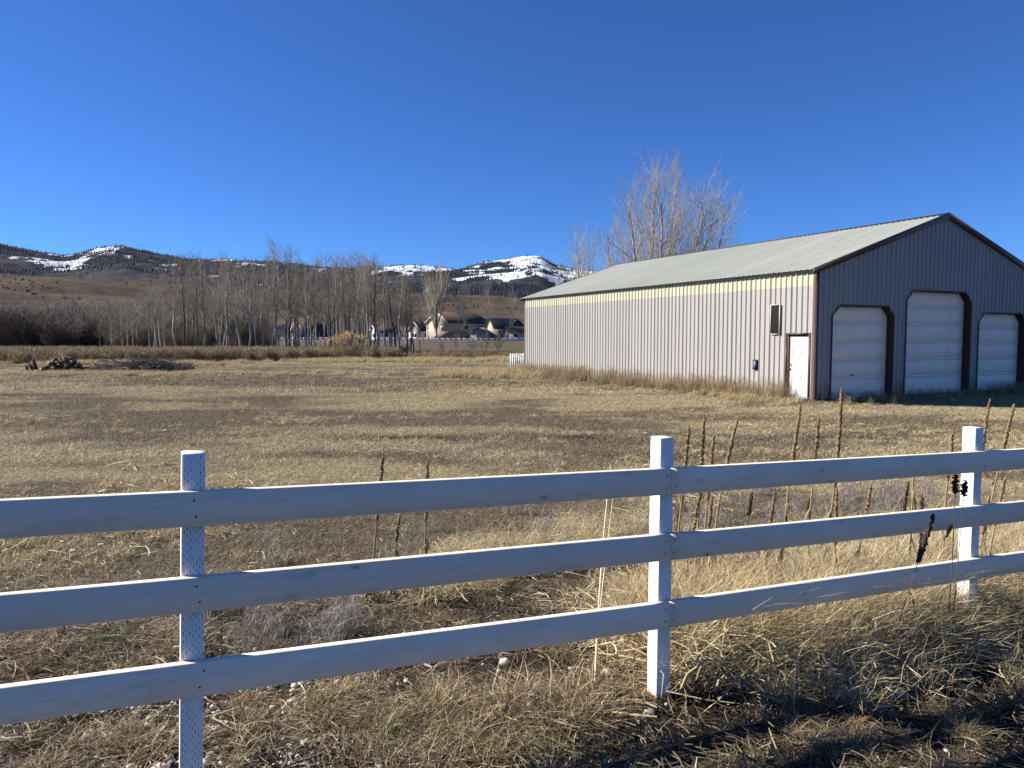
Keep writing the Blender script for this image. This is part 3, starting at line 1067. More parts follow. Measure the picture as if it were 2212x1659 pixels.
STRAW = [(0, (0.204, 0.157, 0.081)), (.35, (0.401, 0.318, 0.183)), (.75, (0.580, 0.481, 0.291)), (1, (0.699, 0.613, 0.404))]
BROWN = [(0, (0.077, 0.057, 0.037)), (.4, (0.175, 0.135, 0.086)), (.8, (0.292, 0.236, 0.153)), (1, (0.405, 0.342, 0.231))]
GOLD = [(0, (0.227, 0.157, 0.070)), (.4, (0.419, 0.314, 0.157)), (.8, (0.593, 0.471, 0.270)), (1, (0.697, 0.602, 0.400))]
GREY = [(0, (0.122, 0.101, 0.086)), (.5, (0.238, 0.209, 0.187)), (1, (0.374, 0.346, 0.317))]
GREEN = [(0, (0.040, 0.052, 0.016)), (.5, (0.080, 0.096, 0.032)), (1, (0.192, 0.184, 0.080))]
M_lawn = grass_mat("dry_lawn_blades", STRAW, BROWN)
LIT = [(0, (.06, .044, .026)), (.45, (.16, .12, .07)), (.8, (.40, .32, .20)), (1, (.72, .62, .42))]
LITD = [(0, (.03, .022, .015)), (.5, (.075, .055, .036)), (.85, (.16, .12, .08)), (1, (.34, .28, .19))]
M_litter = grass_mat("straw_strands", LIT, LITD, .12)
M_gold = grass_mat("golden_dry_grass", GOLD, STRAW)
TUSS = [(0, (.07, .046, .024)), (.45, (.20, .142, .078)), (.85, (.46, .35, .20)), (1, (.70, .57, .36))]
M_tuss = grass_mat("tussock_blades", TUSS, GREEN, .10)
M_greyw = grass_mat("grey_dead_weed", GREY, BROWN)
WEEDB = [(0, (0.076, 0.054, 0.032)), (.4, (0.173, 0.124, 0.070)), (.8, (0.292, 0.216, 0.124)), (1, (0.432, 0.335, 0.205))]
M_weed = grass_mat("brown_dead_weed", WEEDB, GOLD)

rg = np.random.default_rng(11)
lawn_near = [source("lawn_tuft", [blades(rg, 260, .24, .025, .075, .0040, .85, .5, 2), litter(rg, 14, .25, .03, .09, .0035, .04)], M_lawn) for _ in range(6)]
lawn_mid = [source("lawn_tuft_mid", [blades(rg, 170, .36, .04, .09, .009, .95, .5, 2)], M_lawn) for _ in range(5)]
lawn_far = [source("lawn_tuft_far", [blades(rg, 110, .75, .05, .13, .022, .7, .3, 1)], M_lawn) for _ in range(5)]


def in_barn(x, y, m=.0):
    u_, v_ = barn_local(x, y)
    return (u_ > -m) & (u_ < BARN_W + m) & (v_ > -m) & (v_ < BARN_L + m)


def grid_pts(rg, y0, y1, sp, slope=.80, pad=1.5):
    ys = np.arange(y0, y1, sp)
    P = []
    for y in ys:
        w_ = slope * y + pad
        xs = np.arange(-w_, w_, sp)
        P.append(np.c_[xs + rg.uniform(-.5, .5, len(xs)) * sp, y + rg.uniform(-.5, .5, len(xs)) * sp])
    return np.concatenate(P)


def fence_dist(x, y):
    return (y - 2.9) * d0.x - (x + 1.268) * d0.y, (x + 1.268) * d0.x + (y - 2.9) * d0.y


def lawn_tint(x, y):
    n = fbm(x * .35, y * .7, 101, 4) * .55 + fbm(x * .06, y * .16, 103, 3) * .45
    row = .5 + .5 * np.sin((y * 1.0 + x * .12) * 2.1 + 2 * fbm(x * .3, y * .3, 105, 2))
    t_ = sstep(.41, .59, n + .05 * (row - .5) + .16 * (fbm(x * 1.6, y * 2.2, 106, 3) - .5))
    return np.clip(t_ + .35 * soil_mask(x, y), 0, 1)


for nm, srcs, y0, y1, sp, sc, lab in (
        ("lawn_grass", lawn_near, 3.6, 12.0, .155, 1.0, "short dry grass of the near field just behind the fence"),
        ("field_grass", lawn_mid, 11.8, 30.0, .27, 1.0, "short dry tan grass of the middle of the field"),
        ("far_field_grass", lawn_far, 29.5, 92.0, .62, 1.0, "short dry tan grass out to the far edge of the field")):
    p = grid_pts(rg, y0, y1, sp)
    x, y = p[:, 0], p[:, 1]
    fd, fs = fence_dist(x, y)
    sm = soil_mask(x, y)
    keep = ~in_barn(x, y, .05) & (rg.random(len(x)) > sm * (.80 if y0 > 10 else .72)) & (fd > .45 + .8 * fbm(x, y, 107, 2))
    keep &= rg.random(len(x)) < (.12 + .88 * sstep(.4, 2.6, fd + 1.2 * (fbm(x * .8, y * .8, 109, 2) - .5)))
    x, y = x[keep], y[keep]
    scatter(nm, srcs, np.c_[x, y, gz(x, y)], rg.uniform(0, 6.28, len(x)), sc * rg.uniform(.7, 1.25, len(x)),
            lawn_tint(x, y), rg.integers(0, len(srcs), len(x)), lab, "grass")

# ------------------------------------------------------------------ near ground: straw, tussocks, tall grass, gravel
rg = np.random.default_rng(21)
lit_src = [source("straw_patch", [litter(rg, 80, .30, .03, .22, .0038, .05), blades(rg, 30, .28, .03, .12, .0038, .9, .5, 2)], M_litter) for _ in range(6)]
p = grid_pts(rg, 1.3, 7.5, .17, .85, 1.0)
x, y = p[:, 0], p[:, 1]
fd, fs = fence_dist(x, y)
dens = (.44 - .10 * (x < -.1)) * (1 - sstep(1.2, 3.5, fd)) * sstep(.25, .55, fbm(x * 1.3, y * 1.3, 121, 3) + .12)
keep = (rg.random(len(x)) < dens) & (np.hypot(x - .82, (y - 3.70) * 1.2) > .12)
x, y = x[keep], y[keep]
scatter("straw_litter", lit_src, np.c_[x, y, gz(x, y)], rg.uniform(0, 6.28, len(x)), rg.uniform(.7, 1.3, len(x)),
        np.clip(fbm(x * 1.2, y * 1.2, 123, 3) * 1.5 - .05, 0, 1), rg.integers(0, 6, len(x)), "dead straw and broken stems lying on the soil along the fence", "straw")

tus_src = [source("tussock", [blades(rg, 170, .10, .08, .28, .0038, .72, .6, 4), litter(rg, 40, .26, .06, .24, .0040, .06)], M_tuss) for _ in range(5)]
# clumps seen along the bottom of the picture, then loose ones
C = []
for (cx_, cy_, n_, r_, s_) in ((890, 1590, 15, .20, .95), (1210, 1585, 34, .18, 1.15), (1000, 1650, 16, .30, .85), (560, 1640, 9, .3, .7), (60, 1640, 8, .22, .8), (1330, 1560, 8, .2, .7),
                               (1700, 1600, 8, .25, .6), (2000, 1610, 10, .25, .6), (1480, 1640, 10, .22, .55), (1850, 1650, 9, .22, .55), (740, 1600, 12, .25, .9), (180, 1430, 12, .45, .8), (60, 1480, 10, .4, .8), (300, 1640, 8, .3, .7)):
    gx, gy, _ = ground_at(cx_, cy_)
    for _i in range(n_):
        C.append((gx + rg.normal(0, r_), gy + rg.normal(0, r_ * .7), s_ * rg.uniform(.6, 1.15)))
for _i in range(60):
    gy = rg.uniform(1.9, 5.2); C.append((rg.uniform(-.75, .75) * gy, gy, rg.uniform(.3, .65)))
C = np.array([c_ for c_ in C if math.hypot(c_[0] - .80, (c_[1] - 3.55) * 1.1) > .42])
scatter("grass_tussocks", tus_src, np.c_[C[:, 0], C[:, 1], gz(C[:, 0], C[:, 1])], rg.uniform(0, 6.28, len(C)), C[:, 2],
        np.where(rg.random(len(C)) < .09, rg.uniform(.5, .9, len(C)), rg.uniform(0, .12, len(C))), rg.integers(0, 5, len(C)), "dry arching grass tussocks with a little green in front of the fence", "grass")

gold_src = [source("tall_grass", [blades(rg, 70, .18, .25, .66, .0046, .55, .38, 4, (.2, -.1)), blades(rg, 50, .2, .10, .30, .0046, .9, .5, 3), litter(rg, 60, .32, .12, .50, .0046, .22)], M_gold) for _ in range(6)]
C = []
for _i in range(5200):
    gx = rg.uniform(.2, 5.6); gy = rg.uniform(2.6, 8.2)
    fd, fs = fence_dist(gx, gy)
    # a deep swathe under and behind the fence to the right of the middle post
    w_ = np.exp(-((fd - .35 - .10 * (fs - 2)) / (.42 + .13 * max(fs - 2, 0))) ** 2) * sstep(2.35, 3.1, fs) * sstep(-.28, .0, fd)
    w2 = .22 * np.exp(-((fd - 2.2) / 1.2) ** 2) * sstep(2.0, 3.4, fs)
    n_ = sstep(.36, .6, float(fbm(np.array(gx * .9), np.array(gy * .9), 131, 3)))
    if rg.random() < max(w_ * (.25 + .75 * n_), w2 * n_) * .42:
        C.append((gx, gy, rg.uniform(.55, 1.0) * (.8 + .25 * w_)))
for (cx_, cy_, n_, r_) in ((1850, 1380, 46, .30), (1960, 1360, 50, .32), (2080, 1350, 40, .3), (2180, 1330, 34, .35), (1700, 1400, 30, .28), (1010, 1200, 16, .3), (1140, 1170, 18, .35), (1260, 1170, 10, .25), (1340, 1130, 16, .3), (900, 1240, 6, .3)):
    gx, gy, _ = ground_at(cx_, cy_ + 40)
    for _i in range(n_):
        C.append((gx + rg.normal(0, r_), gy + rg.normal(0, r_ * .6), rg.uniform(.5, .8) * (1.25 if cx_ > 1600 else 1)))
C = np.array([c_ for c_ in C if math.hypot(c_[0] - 3.12, (c_[1] - 4.70)) > .24])
C = C.tolist()
for _i in range(420):
    f_ = rg.uniform(2.5, 6.2); o_ = rg.normal(.42, .34)
    if -.15 < o_ < .06: continue
    gx = -1.262 + d0.x * f_ - d0.y * o_; gy = 2.905 + d0.y * f_ + d0.x * o_
    if o_ < 0 and math.hypot(gx - 3.12, gy - 4.70) < .3: continue
    C.append((gx, gy, rg.uniform(.75, 1.25) * (1 if o_ > 0 else .6)))
C = np.array(C)
scatter("tall_dry_grass", gold_src, np.c_[C[:, 0], C[:, 1], gz(C[:, 0], C[:, 1])], rg.normal(.3, .9, len(C)), C[:, 2],
        np.clip(fbm(C[:, 0] * .8, C[:, 1] * .8, 137, 3) * 1.6 - .3 + .25 * rg.random(len(C)), 0, 1), rg.integers(0, 6, len(C)), "tall golden dry grass leaning under and behind the fence at right", "grass")

grey_src = [source("grey_weed", [blades(rg, 60, .10, .12, .38, .0035, .35, .1, 4), blades(rg, 220, .15, .03, .09, .005, 1.2, .4, 2, up0=.30)], M_greyw) for _ in range(4)]
C = []
for (cx_, cy_, n_, r_) in ((742, 1390, 5, .05), (480, 1370, 3, .3), (540, 1420, 3, .25), (1560, 1160, 30, .6), (1800, 1130, 30, .8), (2050, 1100, 26, .8), (1450, 1200, 10, .4), (1000, 1130, 7, 1.2), (600, 1250, 4, .9), (1790, 866, 4, .2)):
    gx, gy, _ = ground_at(cx_, cy_)
    for _i in range(n_):
        C.append((gx + rg.normal(0, r_), gy + rg.normal(0, r_), rg.uniform(.55, 1.1)))
C = np.array(C)
scatter("grey_weeds", grey_src, np.c_[C[:, 0], C[:, 1], gz(C[:, 0], C[:, 1])], rg.uniform(0, 6.28, len(C)), C[:, 2],
        rg.uniform(0, .6, len(C)), rg.integers(0, 4, len(C)), "grey feathery dead weeds scattered behind the fence", "weeds")

clump_src = [source("field_clump", [blades(rg, 60, .10, .06, .17, .0055, .6, .4, 3), litter(rg, 16, .22, .05, .20, .005, .05)], M_gold) for _ in range(5)]
gy = 5.5 + 40 * rg.random(9000) ** 1.5; gx = rg.uniform(-.78, .78, 9000) * gy
keep = (rg.random(9000) < .75 * sstep(.50, .66, fbm(gx * .45, gy * .8, 181, 4))) & ~in_barn(gx, gy, .4)
gx, gy = gx[keep], gy[keep]
scatter("field_clumps", clump_src, np.c_[gx, gy, gz(gx, gy)], rg.uniform(0, 6.28, len(gx)), rg.uniform(.5, 1.15, len(gx)) * (1 + .012 * gy),
        rg.uniform(.1, 1, len(gx)), rg.integers(0, 5, len(gx)), "slightly taller tan clumps and stray stems dotted over the field", "grass")
stem_src = [source("cut_stems", [litter(rg, 11, .35, .3, .8, .012, .12)], M_gold) for _ in range(3)]
Sx, Sy, _z = ground_at(318, 1012)
Sx = np.r_[Sx + rg.normal(0, .3, 4), ground_at(800, 985)[0], ground_at(870, 982)[0]]; Sy = np.r_[Sy + rg.normal(0, .25, 4), ground_at(800, 985)[1], ground_at(870, 982)[1]]
scatter("cut_stems", stem_src, np.c_[Sx, Sy, gz(Sx, Sy)], rg.uniform(0, 6.28, len(Sx)), rg.uniform(.6, 1.0, len(Sx)), rg.uniform(0, .3, len(Sx)), rg.integers(0, 3, len(Sx)),
        "small heap of pale cut stems lying on the field at left", "stems")

# gravel: small pale pebbles in the soil, joined; the larger stones are things of their own
M_stone = paint("pale_river_stone", (.52, .48, .42), .85, .25, 9, 0, .25, (.30, .27, .22), .4)
M_stone_g = paint("grey_field_stone", (.27, .25, .22), .9, .3, 9, 0, .35)


def pebble_base():
    t_ = (1 + 5 ** .5) / 2
    v = np.array([(-1, t_, 0), (1, t_, 0), (-1, -t_, 0), (1, -t_, 0), (0, -1, t_), (0, 1, t_), (0, -1, -t_), (0, 1, -t_), (t_, 0, -1), (t_, 0, 1), (-t_, 0, -1), (-t_, 0, 1)], float)
    v /= np.linalg.norm(v[0])
    f = np.array([(0, 11, 5), (0, 5, 1), (0, 1, 7), (0, 7, 10), (0, 10, 11), (1, 5, 9), (5, 11, 4), (11, 10, 2), (10, 7, 6), (7, 1, 8), (3, 9, 4), (3, 4, 2), (3, 2, 6), (3, 6, 8), (3, 8, 9), (4, 9, 5), (2, 4, 11), (6, 2, 10), (8, 6, 7), (9, 8, 1)])
    return v, f


pv, pf = pebble_base()
n_try = 30000
gy = rg.uniform(1.5, 5.6, n_try); gx = rg.uniform(-.8, .8, n_try) * gy
fd, fs = fence_dist(gx, gy)
w_ = sstep(.50, .66, fbm(gx * 1.4, gy * 1.4, 141, 3) + .10 * np.exp(-((fd - .3) / .6) ** 2) + .06 * (gx < -.3)) * (1 - sstep(1.0, 1.8, fd)) * (gx < 1.2)
keep = rg.random(n_try) < w_ * .5 + .03 * (fd < 1.0)
gx, gy = gx[keep], gy[keep]
n = len(gx)
sz = .0066 * rg.lognormal(0, .6, n)
S = np.c_[sz * rg.uniform(.8, 1.6, n), sz * rg.uniform(.7, 1.2, n), sz * rg.uniform(.4, .75, n)]
an = rg.uniform(0, 6.28, n)
Vp = pv[None] * S[:, None] * rg.uniform(.85, 1.15, (n, 12, 1))
Vr = np.stack([Vp[..., 0] * np.cos(an)[:, None] - Vp[..., 1] * np.sin(an)[:, None], Vp[..., 0] * np.sin(an)[:, None] + Vp[..., 1] * np.cos(an)[:, None], Vp[..., 2]], -1)
Vr += np.c_[gx, gy, gz(gx, gy) + sz * .2][:, None]
tag(obj("gravel", mesh("gravel", Vr.reshape(-1, 3), [(pf[None] + (np.arange(n) * 12)[:, None, None]).reshape(-1, 3)], M_stone, True)),
    "small pale pebbles in the soil along the fence", "gravel", kind="stuff")


def stone_mesh(seed, flat=.6):
    r2 = np.random.default_rng(seed)
    bm = bmesh.new(); bmesh.ops.create_icosphere(bm, subdivisions=3, radius=1)
    dirs = r2.normal(size=(9, 3)); dirs /= np.linalg.norm(dirs, axis=1)[:, None]; lim = r2.uniform(.72, .98, 9)
    for v in bm.verts:
        c = np.array(v.co)
        for d, l in zip(dirs, lim):
            q = c @ d
            if q > l: c = c - d * (q - l) * .85
        c = c * (1 + .05 * (float(vnoise(np.array(c[0] * 3 + seed), np.array(c[1] * 3 + c[2] * 2), seed)) - .5))
        v.co = c * np.array([1, .8, flat])
    me = bpy.data.meshes.new("stone"); bm.to_mesh(me); bm.free()
    for q in me.polygons: q.use_smooth = True
    return me


ST = [(1089, 1446, 30, "largest cream stone under the fence between the two left posts", 0),
      (1280, 1470, 22, "round white stone left of the middle fence post", 0),
      (1236, 1461, 13, "small flat white stone beside the round one", 0),
      (1411, 1562, 28, "broad pale stone in front of the foot of the middle fence post", 0),
      (443, 1547, 19, "white stone just right of the left fence post", 0),
      (519, 1553, 20, "pale pointed stone a little right of the left fence post", 0),
      (155, 1626, 42, "mottled grey-brown stone in the bottom left corner", 1),
      (329, 1600, 20, "flat white stone left of the left fence post", 0),
      (298, 1576, 22, "pinkish stone left of the left fence post, under the bottom board", 0),
      (538, 1417, 13, "small grey stone behind the bottom board, right of the left post", 0),
      (1450, 1543, 12, "small white stone at the foot of the middle post", 0),
      (1256, 1420, 10, "tiny white stone behind the bottom board", 0)]
for k, (sx, sy, w_, lab, g_) in enumerate(ST):
    gx, gy, g0 = ground_at(sx, sy + w_ * .25)
    r_ = w_ * gy / FPX / 2
    me = stone_mesh(40 + k, [.62, .7, .5][k % 3])
    me.materials.append(M_stone_g if g_ else M_stone)
    o = obj("stone", me, None, (gx, gy, g0 + r_ * .45), rg.uniform(0, 3))
    o.scale = (r_, r_, r_)
    tag(o, lab, "stone", "stones along the fence")

# ------------------------------------------------------------------ mullein stalks
M_mstem = paint("dry_mullein_stem", (.25, .185, .105), .85, .35, 30)
M_mhead = paint("mullein_seed_head", (.20, .135, .068), .9, .5, 45, 0, .5)
M_mdark = paint("dark_mullein_head", (.045, .030, .020), .9, .45, 45, 0, .5)
M_mdstem = paint("dark_mullein_stem", (.10, .075, .05), .9, .35, 30)
M_mleaf = paint("withered_mullein_leaf", (.24, .175, .095), .9, .35, 20)


def mullein(px_, py_, depth, head, label, dark=False, lean=.05, thick=1.0, leaves=5, seed=0, forks=0, group=True):
    r2 = np.random.default_rng(1000 + seed)
    xt = (px_ - 1106) / FPX * depth; zt = CAM_Z - (py_ - 728) / FPX * depth
    H = zt - float(gz(xt, depth))
    xb = xt - lean * H; yb = depth + r2.normal(0, .03) * H
    zb = float(gz(xb, yb))
    H = zt - zb
    t_ = thing("mullein_stalk", label, "mullein", (xb, yb, zb), 0, "dead mullein stalks behind the fence")
    s_ = np.linspace(0, 1, 16)
    bend = r2.normal(0, .012)
    P = np.c_[(xt - xb) * s_ + bend * np.sin(s_ * 3.1) * H, (depth - yb) * s_ + .01 * np.sin(s_ * 4 + seed) * H, H * s_ - .02]
    cut = 1 - head / H
    R = (thick if not dark else .32) * np.interp(s_, [0, cut, 1], [.011, .0065, .003])
    V, F = tubes(P[None], R[None], 6)
    obj("stem", mesh("stem", V, [F], M_mdstem if dark else M_mstem, True), t_)
    nr, ns_ = max(16, int(head / .009)), 11
    hs = np.linspace(cut, 1, nr)
    hp = np.stack([np.interp(hs, s_, P[:, i]) for i in range(3)], 1)
    hp[:, :2] += .0025 * r2.normal(size=(nr, 2))
    prof_ = thick * np.interp(np.linspace(0, 1, nr), [0, .06, .5, .93, 1], [.006, .0125, .0135, .010, .004])
    V, F = tubes(hp[None], prof_[None], ns_)
    V = V.reshape(nr, ns_, 3)
    bump_ = r2.uniform(.62, 1.42, (nr, ns_, 1)) * np.where((np.add.outer(np.arange(nr), np.arange(ns_)) % 2 == 0), 1.16, .82)[..., None]
    V = hp[:, None] + (V - hp[:, None]) * bump_
    F2 = np.array([list(range((nr - 1) * ns_, nr * ns_))])
    obj("seed_head", mesh("seed_head", V.reshape(-1, 3), [F, F2], M_mdark if dark else M_mhead), t_)
    for k in range(leaves):
        q = r2.uniform(.06, max(.12, cut - .05)); az = r2.uniform(0, 6.28); L = r2.uniform(.07, .17) * (1.2 - q * .5)
        b0 = np.array([np.interp(q, s_, P[:, i]) for i in range(3)])
        u_ = np.linspace(0, 1, 6)
        out = np.c_[np.cos(az + .4 * u_) * L * (.35 * u_), np.sin(az + .4 * u_) * L * (.35 * u_), -L * (u_ ** 1.4) * .9 + .06 * L * np.sin(u_ * 3.1)]
        wd = np.array([-math.sin(az), math.cos(az), .2]) * .018 * thick
        ww = np.sin(np.clip(u_ * 2.9 + .25, 0, 3.14))[:, None] * r2.uniform(.5, 1.1, (6, 1))
        A = b0 + out - wd * ww; B = b0 + out + wd * ww; M_ = b0 + out + np.array([math.cos(az), math.sin(az), 0]) * .008
        V = np.stack([A, M_, B], 1).reshape(-1, 3)
        F = [[3 * i + c_, 3 * i + c_ + 1, 3 * i + c_ + 4, 3 * i + c_ + 3] for i in range(5) for c_ in (0, 1)]
        obj("leaf", mesh("leaf", V, [np.array(F)], M_mleaf), t_)
    return t_


MU = [(827, 972, 5.3, .52, "mullein stalk leaning right, left one of the pair near the middle of the fence", .10),
      (923, 986, 5.2, .46, "mullein stalk, right one of the pair near the middle of the fence", .04),
      (860, 1111, 5.4, .20, "short mullein stalk between the pair near the middle of the fence", .08),
      (1492, 913, 5.6, .46, "slim mullein stalk, first to the right of the middle fence post", .10),
      (1525, 891, 5.5, .66, "tall straight mullein stalk, second to the right of the middle fence post", .05),
      (1546, 933, 5.4, .50, "mullein stalk with a pointed tip, third right of the middle fence post", .08),
      (1596, 897, 5.7, .55, "mullein stalk bent at the tip, fourth right of the middle fence post", .13),
      (1731, 867, 5.9, .62, "mullein stalk with a crooked tip in front of the barn's entry door", .09),
      (1772, 894, 5.8, .52, "mullein stalk between the crooked one and the tallest one", .05),
      (1821, 831, 5.7, .80, "tallest mullein stalk, its tip against the left garage door", .08),
      (1983, 973, 5.8, .16, "mullein stalk just topping the upper board between the right posts", .06),
      (2067, 925, 6.0, .42, "mullein stalk just left of the right fence post", .10),
      (2141, 856, 6.2, .52, "mullein stalk rising straight behind the right fence post", .09),
      (2192, 866, 6.0, .52, "rightmost tall mullein stalk with a looped leaf below its head", .13)]
for k, (a_, b_, c_, d_, e_, f_) in enumerate(MU):
    mullein(a_, b_, c_, d_, e_, False, f_, 1.0 if k not in (4, 9) else 1.1, 7, k)
MS = [(1514, 1078, 5.3, .22, 0), (1630, 1060, 5.5, .18, 1), (1814, 1053, 5.2, .42, 0), (1890, 1041, 5.5, .30, 0), (1970, 1036, 5.6, .35, 1), (2002, 1064, 5.2, .42, 1), (2152, 1066, 5.4, .3, 0),
      (2185, 1024, 5.6, .4, 0), (1542, 1066, 5.6, .25, 0), (1569, 1131, 5.2, .22, 1), (1681, 1058, 5.6, .3, 0), (1708, 1112, 5.4, .14, 0), ]
ORD1 = ['first', 'second', 'third', 'fourth', 'fifth', 'sixth', 'seventh', 'eighth', 'ninth', 'tenth', 'eleventh', 'last']
for k, (a_, b_, c_, d_, e_) in enumerate(sorted(MS)):
    mullein(a_, b_, c_, d_, "short mullein stalk between the upper boards, %s right of the middle post" % ORD1[k], bool(e_), rg.uniform(.02, .16), .95, 6, 50 + k)
mullein(2029, 1106, 4.42, .30, "dark mullein head in front of the middle board, left of the right post", True, .28, 1.1, 3, 90)
mullein(2076, 1020, 4.62, .12, "fat black mullein head crossing the upper board at the right post", True, .03, 1.4, 1, 91)
mullein(2098, 1034, 4.60, .10, "second fat black mullein head leaning on the right post", True, .07, 1.4, 0, 92)

# one pale bent straw stalk before the fence
s_ = np.linspace(0, 1, 9)
gx, gy, g0 = ground_at(1290, 1508)
P = np.c_[.13 * s_ + .05 * s_ ** 2, .75 * s_, 1.13 * s_]
V, F = tubes(P[None], np.interp(s_, [0, 1], [.007, .003])[None], 6)
M_pale = paint("pale_straw_stalk", (.62, .53, .36), .8, .2, 20)
stalk = thing("straw_stalk", "pale straw stalk leaning behind the boards left of the middle post", "stalk", (gx, gy, g0))
obj("stem", mesh("stem", V, [F], M_pale, True), stalk)
P2 = np.c_[.02 + .16 * s_, .1 + .5 * s_, .25 + .75 * s_]
V, F = tubes(P2[None], np.interp(s_, [0, 1], [.004, .002])[None], 5)
obj("side_stem", mesh("side_stem", V, [F], M_pale, True), stalk)

# ------------------------------------------------------------------ weeds along the barn, field edge
rg = np.random.default_rng(31)
wall_src = [source("wall_weed", [blades(rg, 46, .20, .25, .85, .008, .22, .08, 4), blades(rg, 90, .26, .10, .35, .010, .6, .4, 3), blades(rg, 70, .22, .03, .10, .012, 1.2, .2, 1, up0=.7)], M_weed) for _ in range(5)]
C = []
for k in range(420):
    v_ = rg.uniform(.9, BARN_L + .8); off = np.abs(rg.normal(0, .42)) + .12
    n_ = float(fbm(np.array(v_ * .6), np.array(off), 151, 3))
    if rg.random() > .35 + n_: continue
    u_ = -off
    C.append((BARN_O[0] + u_ * math.cos(BARN_A) - v_ * math.sin(BARN_A), BARN_O[1] + u_ * math.sin(BARN_A) + v_ * math.cos(BARN_A), rg.uniform(.35, 1.0) * (1.25 - .5 * off), rg.uniform(.1, .75)))
for k in range(260):
    u_ = rg.uniform(.3, BARN_W - .4); off = np.abs(rg.normal(0, .55)) + .15
    indoor = any(a < u_ < b2 for a, b2, _ in DOORS)
    C.append((BARN_O[0] + u_ * math.cos(BARN_A) + off * math.sin(BARN_A), BARN_O[1] + u_ * math.sin(BARN_A) - off * math.cos(BARN_A), rg.uniform(.22, .5) * (1.5 if u_ > 8.6 else 1), rg.uniform(.2, .8)))
C = np.array(C)
scatter("barn_weeds", wall_src, np.c_[C[:, 0], C[:, 1], gz(C[:, 0], C[:, 1])], rg.uniform(0, 6.28, len(C)), C[:, 2], C[:, 3], rg.integers(0, 5, len(C)),
        "brown dead weeds growing along the foot of the barn walls", "weeds")

# tan grass: mound by the barn door, drift at the barn's far end, fringe along the field edge
edge_src = [source("edge_grass", [blades(rg, 170, .42, .25, .60, .014, .5, .45, 3, (.25, -.1))], M_gold) for _ in range(5)]
C = []
for _i in range(70):
    v_ = rg.normal(2.2, .9); off = np.abs(rg.normal(.6, .35)) + .1
    C.append((BARN_O[0] - off * math.cos(BARN_A) - v_ * math.sin(BARN_A), BARN_O[1] - off * math.sin(BARN_A) + v_ * math.cos(BARN_A), rg.uniform(.35, .7), rg.uniform(0, .5)))
for _i in range(620):
    x = rg.uniform(-4.8, 1.4); y = rg.normal(42.0 - .25 * x, 1.2)
    if in_barn(x, y, .2): continue
    C.append((x, y, rg.uniform(.7, 1.25) * (1 - .13 * max(0, -x - 2)), rg.uniform(0, .6)))
for _i in range(2300):
    x = rg.uniform(-62, 4); y = 60 + rg.normal(0, 2.2) + 12 * sstep(-30, -2, x) + 2 * math.sin(x * .3)
    if float(fbm(np.array(x * .25), np.array(y * .25), 161, 3)) < .42: continue
    C.append((x, y, rg.uniform(.6, 1.25), rg.uniform(0, .7)))
for _i in range(420):
    x = rg.normal(-26, 7); y = rg.normal(44.2, .9)
    C.append((x, y, rg.uniform(.45, .85), rg.uniform(.1, .9)))
C = np.array(C)
scatter("edge_grass", edge_src, np.c_[C[:, 0], C[:, 1], gz(C[:, 0], C[:, 1])], rg.uniform(-.6, .9, len(C)), C[:, 2], C[:, 3], rg.integers(0, 5, len(C)),
        "uncut tan grass along the far edge of the field and beside the barn", "grass")

dock_src = []
for _k in range(5):
    st_ = blades(rg, 26, .42, .95, 1.45, .022, .10, .02, 3)
    hd = blades(rg, 150, .44, .10, .26, .035, .45, .0, 2, up0=1.15)
    dock_src.append(source("weed_clump", [st_, hd, blades(rg, 40, .45, .2, .6, .02, .4, .2, 2)], M_weed))
C = []
for _i in range(5200):
    x = rg.uniform(-72, -12); y0_ = 63 + 8 * sstep(-34, -16, x)
    y = rg.uniform(y0_, y0_ + 15)
    if rg.random() > sstep(.25, .5, float(fbm(np.array(x * .15), np.array(y * .3), 171, 3)) + .05): continue
    C.append((x, y, rg.uniform(.6, 1.1), rg.uniform(0, .28)))
for _i in range(500):
    x = rg.uniform(-14, 2); y = rg.uniform(76, 84)
    C.append((x, y, rg.uniform(.35, .65), rg.uniform(0, .5)))
C = np.array(C)
scatter("weed_band", dock_src, np.c_[C[:, 0], C[:, 1], gz(C[:, 0], C[:, 1])], rg.uniform(0, 6.28, len(C)), C[:, 2], C[:, 3], rg.integers(0, 5, len(C)),
        "dense band of rusty brown dead weeds before the trees", "weeds")

# tall reeds with plumes
M_reed = grass_mat("reed_stems", [(0, (.22, .15, .07)), (1, (.46, .33, .17))], [(0, (.3, .2, .1)), (1, (.5, .4, .2))])
M_plume = grass_mat("reed_plumes", [(0, (.42, .27, .12)), (1, (.66, .47, .24))], [(0, (.4, .3, .15)), (1, (.6, .45, .25))])
x0, y0, z0 = at(745, 74)
reed = thing("reed_clump", "tall golden reed clump with feathery plumes at the field edge", "reeds", (x0, y0, z0))
n = 190
ra = rg.normal(0, 1, (n, 2)) * np.array([1.35, .7])
hh = np.clip(2.35 - .28 * np.abs(ra[:, 0]) + rg.normal(0, .25, n), 1.2, 2.8)
s_ = np.linspace(0, 1, 5)
lean_ = np.c_[rg.normal(.12, .10, n), rg.normal(0, .08, n)]
P = np.empty((n, 5, 3)); P[:, :, :2] = ra[:, None] + (lean_ * hh[:, None])[:, None] * s_[None, :, None] ** 1.6; P[:, :, 2] = hh[:, None] * s_
V, F = tubes(P, np.broadcast_to(np.linspace(.012, .006, 5), (n, 5)), 3)
o = obj("reed_stems", mesh("reed_stems", V, [F], M_reed, False, {"rnd": np.repeat(rg.random(n), 15)}), reed); o["kind"] = "stuff"
PP = np.empty((n, 5, 3)); top = P[:, -1]
PP[:] = top[:, None] + np.c_[s_ * .16, s_ * 0, s_ * .36][None] * rg.uniform(.7, 1.2, (n, 1, 1))
